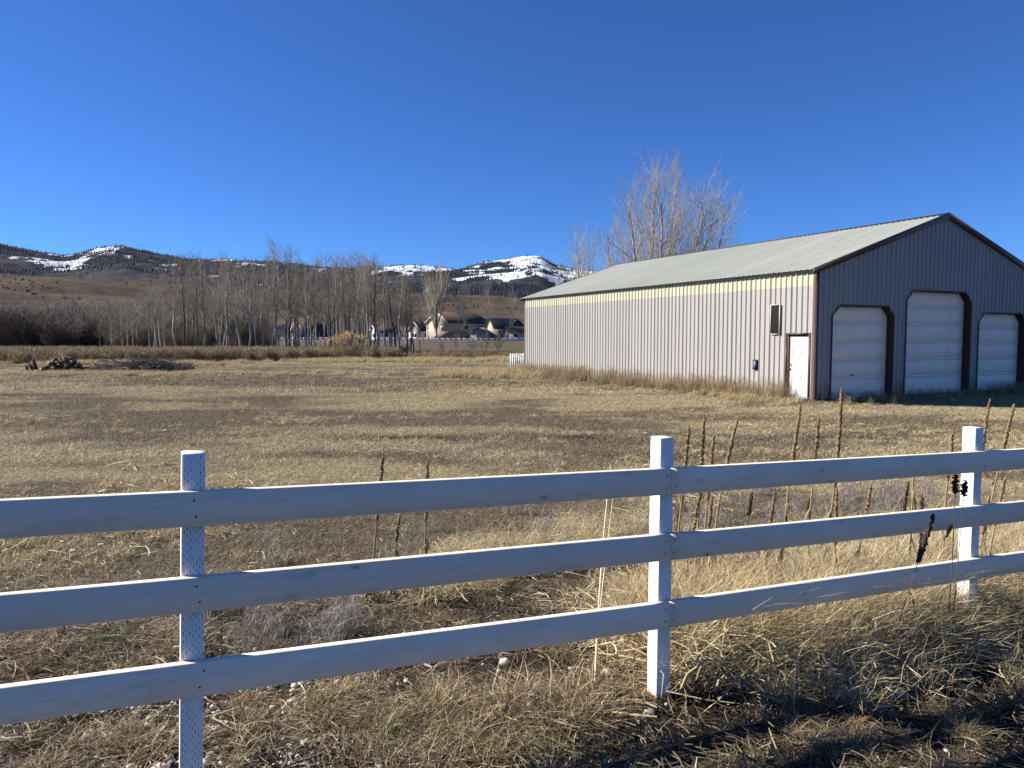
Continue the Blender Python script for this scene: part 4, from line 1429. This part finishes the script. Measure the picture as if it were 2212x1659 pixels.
V, F = tubes(PP, np.broadcast_to(np.array([.008, .05, .055, .03, .004]), (n, 5)) * rg.uniform(.7, 1.3, (n, 1)), 5)
o = obj("plumes", mesh("plumes", V, [F], M_plume, False, {"rnd": np.repeat(rg.random(n), 25)}), reed); o["kind"] = "stuff"
v, f, r_ = blades(rg, 900, 1.6, .5, 1.5, .02, .35, .35, 3)
o = obj("reed_leaves", mesh("reed_leaves", v * np.array([1.2, .6, 1]), [f], M_reed, False, {"rnd": r_}), reed); o["kind"] = "stuff"

# ------------------------------------------------------------------ firewood stack and brush pile
M_log = paint("weathered_bark", (.075, .062, .052), .95, .4, 9, 0, .8)
M_cut = paint("cut_wood_end", (.42, .33, .21), .9, .3, 14)
x0, y0, z0 = at(133, 45.5)
pile = thing("firewood_stack", "low dark stack of split firewood at the left edge of the field", "firewood", (x0, y0, z0), .12)


def log_mesh(seed):
    r2 = np.random.default_rng(seed)
    L, R = r2.uniform(.42, .62), r2.uniform(.075, .13)
    k = r2.integers(4, 8)
    a = np.sort(r2.uniform(0, 6.28, k)); a = np.linspace(0, 6.28, k, endpoint=False) + r2.uniform(-.3, .3, k)
    rr = R * r2.uniform(.7, 1.15, k)
    V = [(-L / 2, rr[i] * math.cos(a[i]), rr[i] * math.sin(a[i])) for i in range(k)] + [(L / 2, rr[i] * math.cos(a[i]) * .95, rr[i] * math.sin(a[i]) * .95) for i in range(k)]
    F4 = [[i, (i + 1) % k, (i + 1) % k + k, i + k] for i in range(k)]
    return mesh("log", V, [np.array(F4), np.array([list(range(k))[::-1], list(range(k, 2 * k))])], [M_log, M_cut], mat_idx=[0] * k + [1, 1])


logs = [log_mesh(200 + k) for k in range(10)]
for row in range(6):
    half = 1.35 - row * .17
    xs = np.arange(-half, half, .21)
    for x in xs:
        o = obj("log", logs[rg.integers(0, 10)], pile, (x + rg.normal(0, .04) + .15, rg.normal(0, .12), .10 + row * .165 + rg.normal(0, .02)))
        along = rg.random() < .45
        o.rotation_euler = (rg.normal(0, .1), rg.normal(0, .12), (rg.normal(0, .3) if along else math.pi / 2 + rg.normal(0, .35)))
for x, z in ((-1.75, .3), (-1.62, .55), (-2.05, .18)):
    o = obj("log", logs[rg.integers(0, 10)], pile, (x, .1, z)); o.rotation_euler = (0, 1.3 + rg.normal(0, .2), rg.normal(0, .5)); o.scale = (1.3, 1.3, 1.3)

M_brush = paint("grey_dead_branch", (.13, .112, .098), .9, .4, 6)
M_brush_p = paint("pale_bare_branch", (.42, .37, .31), .85, .25, 6)
x0, y0, z0 = at(305, 45.8)
brush = thing("brush_pile", "long low pile of dead branches beside the firewood", "brush pile", (x0, y0, z0), .03)
s_ = np.linspace(0, 1, 6)
for k in range(140):
    L = rg.uniform(.6, 2.2); cx_ = rg.uniform(-2.7, 2.7); prof_ = .25 + .6 * math.exp(-((cx_ - .5) / 1.7) ** 2)
    az = rg.uniform(-1.2, 1.2) + (math.pi if rg.random() < .5 else 0); el = rg.normal(0, .25)
    wob = np.cumsum(rg.normal(0, .06, (6, 3)), 0) * L * .5
    P = np.c_[L * (s_ - .5) * math.cos(az), L * (s_ - .5) * math.sin(az) * .5, L * (s_ - .5) * math.sin(el)] + wob + np.array([cx_, rg.normal(0, .35), rg.uniform(.05, prof_)])
    P[:, 2] = np.maximum(P[:, 2], .02)
    V, F = tubes(P[None], np.linspace(rg.uniform(.025, .055), .010, 6)[None], 4)
    obj("branch", mesh("branch", V, [F], M_brush), brush)
for (bx, bz, hx, hz) in ((-2.1, .1, -.15, 1.15), (-.7, .3, .15, 1.2), (-.7, .55, 1.2, -.2), (.15, 1.15, .55, .1), (2.2, .1, -.1, .75), (2.3, .2, .2, .6)):
    P = np.c_[bx + hx * s_ + .08 * np.sin(s_ * 5), 0 * s_ - .3, bz + hz * s_ + .06 * np.sin(s_ * 4 + 1)]
    V, F = tubes(P[None], np.linspace(.035, .015, 6)[None], 5)
    obj("branch", mesh("branch", V, [F], M_brush_p), brush)
n = 1300
cxs = rg.uniform(-3.0, 3.0, n); L = rg.uniform(.3, 1.0, n); az = rg.uniform(0, 6.28, n); el = rg.uniform(-.1, 1.3, n)
dirv = np.c_[np.cos(az) * np.cos(el), np.sin(az) * np.cos(el) * .6, np.sin(el)]
o_ = np.c_[cxs, rg.normal(0, .35, n), rg.uniform(.02, 1, n) * (.2 + .6 * np.exp(-((cxs - .4) / 1.7) ** 2))]
P = o_[:, None] + dirv[:, None] * L[:, None, None] * np.linspace(0, 1, 3)[None, :, None] + rg.normal(0, .03, (n, 3, 3))
V, F = tubes(P, np.broadcast_to(np.array([.012, .008, .003]), (n, 3)), 3)
o = obj("twigs", mesh("twigs", V, [F], M_brush), brush); o["kind"] = "stuff"

# ------------------------------------------------------------------ bare trees
def kids(rg, P, k, t0, t1, ratio, ang, up, n=5, wob=.05):
    """k child branches on each parent path P (B,m,3)"""
    B, m, _ = P.shape
    tt = np.clip((np.arange(k)[None] + rg.random((B, k))) / k * (t1 - t0) + t0, 0, .999)
    fi = tt * (m - 1); i0 = fi.astype(int); f = (fi - i0)[..., None]
    bi = np.arange(B)[:, None]
    base = P[bi, i0] * (1 - f) + P[bi, i0 + 1] * f
    pd = P[bi, i0 + 1] - P[bi, i0]; pd /= np.linalg.norm(pd, axis=-1, keepdims=True) + 1e-9
    Lp = np.linalg.norm(np.diff(P, axis=1), axis=-1).sum(1)[:, None]
    rv = rg.normal(size=(B, k, 3)); rv -= (rv * pd).sum(-1, keepdims=True) * pd; rv /= np.linalg.norm(rv, axis=-1, keepdims=True) + 1e-9
    a = np.abs(rg.normal(ang, ang * .25, (B, k)))[..., None]
    d = pd * np.cos(a) + rv * np.sin(a)
    L = Lp * ratio * (1.15 - .75 * tt) * rg.uniform(.65, 1.25, (B, k))
    s_ = np.linspace(0, 1, n)
    Q = base[:, :, None] + d[:, :, None] * (L[..., None, None] * s_[:, None])
    Q[..., 2] += L[..., None] * up * s_ ** 2
    Q += rg.normal(0, 1, Q.shape) * (L[..., None, None] * wob) * s_[:, None]
    return Q.reshape(B * k, n, 3), tt.reshape(-1)


def make_tree(seed, H, r0, style):
    rg = np.random.default_rng(seed)
    ns = 14
    s_ = np.linspace(0, 1, ns)
    wander = np.cumsum(rg.normal(0, .012, (ns, 2)), 0) * H * .5
    P = np.c_[wander[:, 0], wander[:, 1], H * s_]
    R = r0 * (1 - s_) ** .8 + .012
    tv, tf = tubes(P[None], R[None], 7)
    if style == 'aspen':
        A, ta = kids(rg, P[None], 28, .36, .99, .22, .78, .24, 6, .035)
        B, tb = kids(rg, A, 6, .15, .95, .48, .75, .10, 4, .05)
        Cc, tc = kids(rg, B, 3, .1, .95, .55, .6, .12, 3, .05)
        rA, rB, rC = .020, .0085, .005
    elif style == 'cotton':
        A, ta = kids(rg, P[None], 36, .14, .95, .40, .60, .20, 7, .03)
        B, tb = kids(rg, A, 9, .15, .98, .36, .68, .10, 5, .045)
        Cc, tc = kids(rg, B, 6, .1, .97, .50, .75, .05, 3, .06)
        rA, rB, rC = .055, .014, .0055
    elif style == 'spread':
        A, ta = kids(rg, P[None], 26, .05, .85, .85, .55, .45, 7, .03)
        B, tb = kids(rg, A, 9, .2, .97, .36, .45, .25, 5, .035)
        Cc, tc = kids(rg, B, 5, .1, .97, .5, .5, .2, 3, .05)
        rA, rB, rC = .22, .06, .022
    else:
        A, ta = kids(rg, P[None], 16, .25, .95, .34, .55, .3, 5, .03)
        B, tb = kids(rg, A, 5, .15, .95, .5, .5, .25, 4, .04)
        Cc, tc = kids(rg, B, 3, .1, .95, .55, .5, .2, 3, .05)
        rA, rB, rC = .018, .010, .007
    vs, fs, n = [], [], 0
    for Q, r_, sd, mm in ((A, rA, 4, 6), (B, rB, 3, 4), (Cc, rC, 3, 3)):
        ll = np.linalg.norm(Q[:, -1] - Q[:, 0], axis=1); ll = ll / ll.mean()
        rr = r_ * np.clip(ll, .4, 1.7)[:, None] * np.linspace(1, .28, Q.shape[1])[None]
        v, f = tubes(Q, rr, sd)
        vs.append(v); fs.append(f + n); n += len(v)
    return (tv, tf), (np.concatenate(vs), np.concatenate(fs))


M_bark, nt, b = nodes_of("aspen_bark")
co = coords(nt)
f = noise(nt, 5, 5, .6, mapped(nt, co, (1, 1, .5)))
c = ramp(nt, f, [(.34, (0.043, 0.037, 0.031)), (.43, (0.260, 0.242, 0.205)), (.62, (0.409, 0.384, 0.335))])
nt.links.new(c, b.inputs["Base Color"]); b.inputs["Roughness"].default_value = .9
M_barkd, nt, b = nodes_of("dark_trunk_bark")
co = coords(nt)
f = noise(nt, 4, 5, .6, mapped(nt, co, (1, 1, .4)))
nt.links.new(ramp(nt, f, [(.35, (0.021, 0.017, 0.014)), (.55, (0.091, 0.077, 0.063)), (.7, (0.238, 0.210, 0.175))]), b.inputs["Base Color"]); b.inputs["Roughness"].default_value = .9
M_cotb, nt, b = nodes_of("cottonwood_bark")
co = coords(nt)
f = noise(nt, 3, 5, .6, mapped(nt, co, (1, 1, .35)))
nt.links.new(ramp(nt, f, [(.35, (0.060, 0.049, 0.038)), (.48, (0.270, 0.232, 0.180)), (.66, (0.435, 0.390, 0.323))]), b.inputs["Base Color"]); b.inputs["Roughness"].default_value = .9
M_twig = paint("grey_twigs", (.32, .272, .205), .9, .3, .5)
M_twigd = paint("brown_twigs", (.20, .16, .12), .9, .3, .5)
M_twigw = paint("warm_twigs", (.38, .335, .265), .9, .3, .4)


def tree_kind(name, seeds, H, r0, style, mt, mc):
    out = []
    for s0 in seeds:
        (tv, tf), (cv, cf) = make_tree(s0, H, r0, style)
        out.append((mesh(name + "_trunk", tv, [tf], mt, True), mesh(name + "_crown", cv, [cf], mc)))
    return out


def plant_tree(kind, x, y, h, H0, label, group, name="bare_tree", cat="tree", lean=(0, 0), wide=1.0, rz=None, z=None):
    z0 = float(gz(x, y)) if z is None else z
    t_ = thing(name, label, cat, (x, y, z0 - .05), 0, group)
    s_ = h / H0
    t_.scale = (s_ * wide, s_ * wide, s_)
    q = Matrix.Rotation(rg.uniform(0, 6.28) if rz is None else rz, 4, 'Z')
    sh = Matrix.Identity(4); sh[0][2] = lean[0]; sh[1][2] = lean[1]
    for nm, me in zip(("trunk", "crown"), kind):
        o = obj(nm, me, t_)
        o.rotation_euler = (lean[1] * -1, lean[0], 0)
        o.rotation_euler.rotate_axis('Z', q.to_euler().z)
    return t_


rg = np.random.default_rng(41)
K_aspen = tree_kind("aspen", range(300, 307), 11.0, .105, 'aspen', M_bark, M_twig)
K_asp_d = tree_kind("dark_aspen", range(310, 312), 11.0, .10, 'aspen', M_barkd, M_twigd)
K_cot = tree_kind("cottonwood", range(320, 325), 21.0, .25, 'cotton', M_cotb, M_twigw)
K_spr = tree_kind("spreading_tree", range(330, 332), 19.0, .42, 'spread', M_barkd, M_twig)
K_sap = tree_kind("sapling", range(340, 344), 5.0, .035, 'sapling', M_twigd, M_twigd)

# grove across the middle
PX = [60, 150, 220, 290, 340, 380, 440, 500, 560, 600, 640, 700, 760, 800, 850, 885, 910]
PT = [692, 688, 676, 640, 606, 556, 545, 552, 556, 524, 550, 562, 550, 552, 580, 618, 650]
DENS = np.interp(np.arange(150, 905), [150, 300, 420, 620, 640, 760, 860, 905], [.25, .7, 1.0, 1.1, 1.1, 1.25, 1.0, .35])
DENS /= DENS.sum()
aspx = np.sort(rg.choice(np.arange(150, 905), 140, p=DENS))
SEG = [(150, 340, 'at the thin left end of the grove'), (340, 470, 'in the left part of the grove'), (470, 590, 'left of the tallest tree of the grove'), (590, 690, 'just right of the tallest tree of the grove'), (690, 800, 'behind the reed clump'), (800, 910, 'at the right end of the grove')]
CNT = {}


def nth(key):
    CNT[key] = CNT.get(key, 0) + 1
    n = CNT[key]
    w = ['first', 'second', 'third', 'fourth', 'fifth', 'sixth', 'seventh', 'eighth', 'ninth', 'tenth', 'eleventh', 'twelfth', 'thirteenth', 'fourteenth', 'fifteenth', 'sixteenth', 'seventeenth', 'eighteenth', 'nineteenth', 'twentieth']
    return w[n - 1] if n <= 20 else '%d%s' % (n, {1: 'st', 2: 'nd', 3: 'rd'}.get(n % 10, 'th'))


for k, a_ in enumerate(aspx):
    D_ = rg.uniform(80, 101)
    top = np.interp(a_, PX, PT) + np.abs(rg.normal(0, 26)) + 2
    x, y, z0 = at(a_, D_)
    h = (742 - top) / FPX * D_ + CAM_Z - z0
    h *= rg.uniform(.93, 1.0)
    kd = K_asp_d[rg.integers(0, 2)] if rg.random() < .22 else K_aspen[rg.integers(0, 7)]
    dark = kd in K_asp_d
    seg = [q for q in SEG if q[0] <= a_ < q[1]][0][2]
    tone = "dark-barked" if dark else "pale-barked"
    plant_tree(kd, x, y, h, 11.0, "%s %s aspen from the left %s" % (nth(tone + seg), tone, seg),
               "dark aspens of the grove" if dark else "pale aspens of the grove", "aspen_tree", "tree", (rg.normal(0, .045), rg.normal(0, .03)), rg.uniform(.7, 1.25) * min(1.3, 11 / h))
# the lone trees at the right end of the grove
for k, (a_, top, D_, lab) in enumerate(((906, 640, 84, "lone thin bare tree in the gap left of the cream house"), (879, 600, 82, "rightmost tall pair of the grove, left trunk"), (887, 612, 82, "rightmost tall pair of the grove, right trunk"), (598, 520, 83, "tallest bare aspen in the middle of the grove"))):
    x, y, z0 = at(a_, D_)
    h = (728 - top) / FPX * D_ + CAM_Z - z0
    plant_tree(K_asp_d[k % 2] if k != 3 else K_aspen[0], x, y, h, 11.0, lab, None, "aspen_tree", "tree", (0, 0), .95)
# small saplings in the ditch right of the grove
ORD0 = ['first', 'second', 'third', 'fourth', 'fifth', 'sixth', 'seventh', 'eighth']
for k, a_ in enumerate((955, 985, 1012, 1022, 1040, 1052, 1074, 1083)):
    D_ = rg.uniform(76, 82); x, y, z0 = at(a_, D_)
    plant_tree(K_sap[k % 4], x, y, rg.uniform(1.6, 3.6), 5.0, "%s thin leafless sapling from the left in the ditch before the barn" % ORD0[k], "saplings in the ditch", "sapling_tree", "tree", (rg.normal(0, .05), 0), 1.5)

# tall cottonwoods behind the barn
CW = [(1251, 1245, 464), (1268, 1266, 479), (1314, 1306, 454), (1358, 1348, 348), (1367, 1372, 380), (1397, 1409, 308), (1420, 1437, 308), (1428, 1462, 330), (1453, 1478, 380), (1483, 1510, 336), (1493, 1545, 346), (1535, 1572, 392)]
ORD = ["first", "second", "third", "fourth", "fifth", "sixth", "seventh", "eighth", "ninth", "tenth", "eleventh", "last"]
for k, (xb, xt, yt) in enumerate(CW):
    D_ = 74 + (k * 37 % 11)
    x, y, z0 = at(xb, D_)
    h = (728 - yt) / FPX * D_ + CAM_Z - z0
    h *= .86
    ln = (xt - xb) / FPX * D_ / (h * .68)
    plant_tree(K_cot[k % 5], x - ln * h * .32, y, h, 21.0, "tall bare cottonwood behind the barn roof, %s from the left" % ORD[k], "cottonwoods behind the barn", "cottonwood_tree", "tree", (ln, rg.normal(0, .02)), .95 if h > 15 else 1.1)

# dark willow thickets at left: many-stemmed shrubs
def shrub_mesh(seed, H, nst):
    rg = np.random.default_rng(seed)
    s_ = np.linspace(0, 1, 6)
    az = rg.uniform(0, 6.28, nst); out = rg.uniform(.1, .75, nst); L = H * rg.uniform(.55, 1.05, nst)
    root = rg.normal(0, .35, (nst, 2))
    P = np.empty((nst, 6, 3))
    P[:, :, :2] = root[:, None] + (np.c_[np.cos(az), np.sin(az)] * (out * L)[:, None])[:, None] * s_[None, :, None] ** 1.2
    P[:, :, 2] = L[:, None] * s_
    P += rg.normal(0, .04, P.shape) * L[:, None, None] * s_[None, :, None]
    B, _ = kids(rg, P, 8, .15, .97, .45, .5, .15, 4, .05)
    Cc, _ = kids(rg, B, 5, .1, .97, .5, .55, .1, 3, .05)
    v1, f1 = tubes(P, np.broadcast_to(np.linspace(.035, .010, 6), (nst, 6)), 4)
    vb, fb = tubes(B, np.broadcast_to(np.linspace(.014, .006, 4), (len(B), 4)), 3)
    vc, fc = tubes(Cc, np.broadcast_to(np.linspace(.009, .004, 3), (len(Cc), 3)), 3)
    return (v1, f1), (np.concatenate([vb, vc]), np.concatenate([fb, fc + len(vb)]))


M_wil = paint("dark_willow_stem", (.040, .030, .026), .9, .35, .5)
M_wil2 = paint("red_brown_willow_twig", (.075, .052, .045), .9, .35, .5)
M_wil3 = paint("grey_willow_twig", (.27, .225, .18), .9, .35, .5)
K_shr = []
for s0 in range(400, 405):
    (a1, b1), (a2, b2) = shrub_mesh(s0, 4.0, 34)
    K_shr.append((mesh("shrub_stems", a1, [b1], M_wil), mesh("shrub_twigs", a2, [b2], M_wil2), mesh("shrub_twigs_grey", a2, [b2], M_wil3)))
for k, a_ in enumerate(np.sort(np.r_[rg.uniform(-40, 440, 44), rg.uniform(430, 620, 14)])):
    D_ = rg.uniform(84, 112)
    x, y, z0 = at(a_, D_)
    back = D_ > 98
    top = (668 if back else 690) + rg.normal(0, 10) + (14 if a_ > 300 else 0)
    h = max(1.5, (728 - top) / FPX * D_ + CAM_Z - z0)
    grey = back or (a_ > 120 and rg.random() < .85)
    t_ = thing("willow_shrub", ("%s tangled grey willow thicket from the left behind the weed band" % nth("gw")) if grey else ("%s blackish willow shrub from the left behind the weed band" % nth("dw")), "shrub", (x, y, z0), rg.uniform(0, 6.28), "grey willow thickets" if grey else "dark willow shrubs")
    t_.scale = (h / 4 * 1.15, h / 4 * 1.15, h / 4)
    kd = K_shr[k % 5]
    obj("stems", kd[0], t_); obj("twigs", kd[2] if grey else kd[1], t_)

# ------------------------------------------------------------------ houses beyond the field, far white fence
M_hcream = paint("cream_house_siding", (.44, .37, .24), .8, .08, .5)
M_hpink = paint("pinkish_brown_siding", (.27, .20, .165), .85, .1, .5)
M_hroof = paint("brown_shingle_roof", (.075, .045, .035), .9, .3, 1.5)
M_hgrey = paint("grey_house_siding", (.30, .29, .27), .8, .1, .5)
M_hwhite = paint("white_house_siding", (.66, .66, .64), .8, .08, .5)
M_hblue = paint("slate_blue_siding", (.035, .05, .08), .8, .1, .5)
M_solar = paint("dark_solar_roof", (.008, .010, .016), .3, .2, 1)
M_hwin = paint("house_window_glass", (.03, .035, .045), .15, .2, 1)
M_vinyl = paint("white_vinyl", (.80, .80, .80), .5, .04, 2)
M_redtrim = paint("red_brown_fascia", (.20, .05, .035), .7, .1, 2)
M_tanroof = paint("tan_shingle_roof", (.22, .16, .12), .9, .25, 1.5)


def gable_house(name, label, x, y, rot, w, l, eave, ridge, mwall, mroof, windows=(), split=None, mlow=None, hip=0.0, mtrim=None, group=None, z=None, over=.5):
    """ridge along local y, gable end at local y=0 facing -y; windows: (face, u0, u1, z0, z1) on 'g' gable or 'r' right or 'l' left side"""
    z0 = float(gz(x, y)) if z is None else z
    t_ = thing(name, label, "house", (x, y, z0 - .1), rot, group)
    if split:
        V, F = box(-.02, w + .02, -.02, l, 0, split); obj("lower_wall", mesh("lower_wall", V, [F], mlow), t_)
    b0 = split or 0
    V = [(0, 0, b0), (w, 0, b0), (w, 0, eave), (w / 2, 0, ridge), (0, 0, eave), (0, l, b0), (w, l, b0), (w, l, eave), (w / 2, l - hip, ridge), (0, l, eave)]
    F5 = [[0, 1, 2, 3, 4], [6, 5, 9, 8, 7]]; F4 = [[1, 6, 7, 2], [5, 0, 4, 9]]
    obj("wall", mesh("wall", V, [np.array(F5), np.array(F4)], mwall), t_)
    pt = (ridge - eave) / (w / 2); th = .22
    V = []
    for zz in (0, th):
        V += [(-over, -over, eave - pt * over + .05 + zz), (w / 2, -over, ridge + .05 + zz), (w + over, -over, eave - pt * over + .05 + zz),
              (-over, l + over, eave - pt * over + .05 + zz), (w / 2, l + over - hip, ridge + .05 + zz), (w + over, l + over, eave - pt * over + .05 + zz)]
    F = [[0, 1, 4, 3], [1, 2, 5, 4], [6, 9, 10, 7], [7, 10, 11, 8], [0, 6, 7, 1], [1, 7, 8, 2], [3, 4, 10, 9], [4, 5, 11, 10], [0, 3, 9, 6], [2, 8, 11, 5]]
    rf = obj("roof", mesh("roof", V, [np.array(F)], mroof), t_)
    if mtrim:
        for s_ in (0, 1):
            q = lambda xx: w - xx if s_ else xx
            poly = [(q(-over), eave - pt * over + .03), (q(w / 2), ridge + .03), (q(w / 2), ridge + .32), (q(-over), eave - pt * over + .32)]
            obj("fascia", prism_mesh("fascia", poly, -over - .06, -over - .01, mtrim), rf)
    for (fc, u0, u1, z0_, z1_) in windows:
        if fc == 'g': bx = (u0, u1, -.08, .02, z0_, z1_); fx = (u0 - .12, u1 + .12, -.06, .0, z0_ - .12, z1_ + .12)
        elif fc == 'r': bx = (w - .02, w + .08, u0, u1, z0_, z1_); fx = (w - .02, w + .06, u0 - .12, u1 + .12, z0_ - .12, z1_ + .12)
        else: bx = (-.08, .02, u0, u1, z0_, z1_); fx = (-.06, .02, u0 - .12, u1 + .12, z0_ - .12, z1_ + .12)
        wi = obj("window", boxmesh("window", M_vinyl, *fx), t_)
        obj("pane", boxmesh("pane", M_hwin, *bx), wi)
    return t_


# main cream house: gable at left, long side to the right
HD = 268.0
xh = (968.5 - 1106) / FPX * HD
ang = math.radians(-39)
# local y axis (ridge) must run to the right and away; local x from right corner to the left => mirror by choosing the near corner as local (w,0)
wx_, lx_ = 11.2, 25.0
ca, sa = math.cos(ang), math.sin(ang)
ox, oy = xh - wx_ * ca, HD - wx_ * sa
zh = CAM_Z - (732 - 728) / FPX * HD
house = gable_house("farm_house", "large two-storey cream and brown house with brown shingle roof", ox, oy, ang, wx_, lx_, 6.2, 10.0, M_hcream, M_hroof,
    [('r', 8.5, 10.8, 3.9, 5.2), ('r', 16.0, 19.6, 3.7, 5.2), ('r', 4.0, 5.2, .3, 2.2), ('g', 4.0, 5.0, .3, 1.6), ('g', 7.6, 8.6, 3.6, 4.6)], 2.95, M_hpink, 5.0, M_vinyl, None, zh)
# low wing in front at right
gable_house("garage_wing", "low grey wing with tan roof in front of the cream house", (1017 - 1106) / FPX * 258, 258, math.radians(-8), 5.5, 13.0, 2.3, 4.0, M_hgrey, M_tanroof, [], None, None, 0, M_redtrim, None, zh)
o = gable_house("small_house", "small grey house with a dark solar roof right of the cream house", (1050 - 1106) / FPX * 275, 275, math.radians(-62), 7.0, 13.0, 4.2, 7.6, M_hcream, M_solar, [('r', 2, 3.4, 1.0, 2.2), ('r', 6, 7.4, 1, 2.2)], None, None, 2.0, None, None, zh)
gable_house("bungalow", "grey bungalow with red-brown roof at the corner of the barn", (1090 - 1106) / FPX * 256, 256, math.radians(-75), 6.5, 12.0, 2.4, 4.3, M_hgrey, M_hroof, [('r', 1.5, 3.0, .9, 1.9), ('r', 6, 7.0, .9, 1.9)], None, None, 0, M_redtrim, None, zh)
# houses glimpsed through the grove
for (a_, D_, rot, w, l, e_, r_, mw, mr, lab) in (
        (632, 262, -50, 9, 12, 3.0, 7.6, M_hblue, M_hroof, "dark blue house with a steep roof seen through the grove"),
        (500, 266, -70, 8, 20, 3.2, 5.4, M_hwhite, M_hgrey, "long white outbuilding seen through the left of the grove"),
        (800, 262, -55, 6, 9, 2.6, 4.6, M_hwhite, M_hroof, "small white shed seen through the right of the grove"),
        (884, 290, -35, 6, 8, 3.6, 6.6, M_hwhite, M_solar, "little white gabled house just left of the cream house")):
    x = (a_ - 1106) / FPX * D_
    gable_house("far_house", lab, x, D_, math.radians(rot), w, l, e_, r_, mw, mr, [('g', w * .35, w * .65, 1.0, 2.2), ('r', l * .3, l * .5, 1.0, 2.2)], None, None, 0, M_vinyl, "houses behind the grove", zh)

# far white rail fence in front of the houses
FD = 246.0
xa, xb = (395 - 1106) / FPX * FD, (1085 - 1106) / FPX * FD
ff = thing("far_fence", "long low white vinyl fence across the far field before the houses", "fence", (xa, FD, 0), 0)
nb = 58
sp_ = (xb - xa) / nb
pm = boxmesh("post", M_vinyl, -.075, .075, -.075, .075, 0, 1.25)
rmh = boxmesh("rail", M_vinyl, .076, sp_ - .076, -.03, .03, -.09, .09)
zf = lambda k: zh - .55 - .25 * sstep(25, 58, k)
for k in range(nb + 1):
    z = float(zf(k)); obj("post", pm, ff, (k * sp_, 0, z))
    if k < nb:
        for q in (.40, 1.0):
            o = obj("rail", rmh, ff, (k * sp_, 0, z + q))
            o.rotation_euler = (0, -math.atan2(float(zf(k + 1)) - z, sp_), 0)
ff2 = thing("grey_fence", "grey shaded fence section running to the barn from the far white fence", "fence", (xb + .6, FD + .5, 0), .25)
rm2 = boxmesh("rail", M_vinyl, .08, 1.82, -.03, .03, -.09, .09)
for k in range(6):
    obj("post", pm, ff2, (k * 1.9, 0, float(zf(58)) + .1))
    if k < 5:
        for q in (.40, .75, 1.1): obj("rail", rm2, ff2, (k * 1.9, 0, float(zf(58)) + .1 + q))

# bare trees around the houses
for (a_, D_, top, kd, wd, lab, nm) in ((944, 255, 588, K_spr[0], .85, "big spreading bare tree before the gable of the cream house", "spreading_tree"),
        (926, 262, 600, K_cot[1], .8, "upright bare tree left of the big spreading tree", "bare_tree"),
        (1001, 254, 606, K_cot[0], .75, "bare tree before the middle of the cream house", "bare_tree"), (992, 256, 618, K_cot[2], .6, "thin bare tree leaning beside the one before the cream house", "bare_tree"),
        (1050, 254, 600, K_cot[3], .7, "bare tree before the low wing of the cream house", "bare_tree"), (1101, 252, 622, K_cot[4], 1.05, "broad bare tree next to the barn corner", "bare_tree"),
        (870, 262, 655, K_spr[1], .6, "round brownish bare tree left of the cream house", "bare_tree")):
    x = (a_ - 1106) / FPX * D_
    h = (728 - top) / FPX * D_ + CAM_Z - zh
    h *= .74 if kd in K_spr else .9
    plant_tree(kd, x, D_, h, 19.0 if kd in K_spr else 21.0, lab, None, nm, "tree", (0, 0), wd, None, zh - .3)

# white board panel at the far corner of the barn
M_white = paint("white_board_paint", (.80, .80, .77), .7, .1, 6, 0, 0, (.30, .20, .10), .3)
D_ = 47.5
x0, y0, z0 = at(1101.5, D_)
pan = thing("picket_fence", "white board fence panel with vine stems at the far corner of the barn", "fence panel", (x0, y0, z0 - .02), .02)
nbd = 7
bw = (1133 - 1101.5) / FPX * D_ / nbd
for k in range(nbd + 3):
    hgt = 1.20 + rg.normal(0, .012)
    obj("board", boxmesh("board", M_white, k * bw + .006, (k + 1) * bw - .006, -.012, .012, .02, hgt), pan)
for z in (.3, .95):
    obj("back_rail", boxmesh("back_rail", M_white, 0, (nbd + 3) * bw, .013, .05, z, z + .09), pan)
for k in range(9):
    s_ = np.linspace(0, 1, 7); xx = rg.uniform(.1, nbd * bw)
    P = np.c_[xx + np.cumsum(rg.normal(.02, .03, 7)), np.full(7, -.035), s_ * rg.uniform(.6, 1.4)]
    V, F = tubes(P[None], np.linspace(.008, .003, 7)[None], 4)
    obj("vine", mesh("vine", V, [F], M_twigd), pan)
    for q in range(5):
        i = rg.integers(1, 7); c_ = P[i]
        Vv = pv * rg.uniform(.012, .026) + c_ + np.array([rg.normal(0, .02), -.01, 0])
        obj("berry_cluster", mesh("berry_cluster", Vv, [pf], M_redtrim if q % 2 else M_mhead), pan)
# a few dark junipers and scrub on the foothill
M_jun = paint("dark_juniper", (.022, .03, .022), .95, .3, .3)
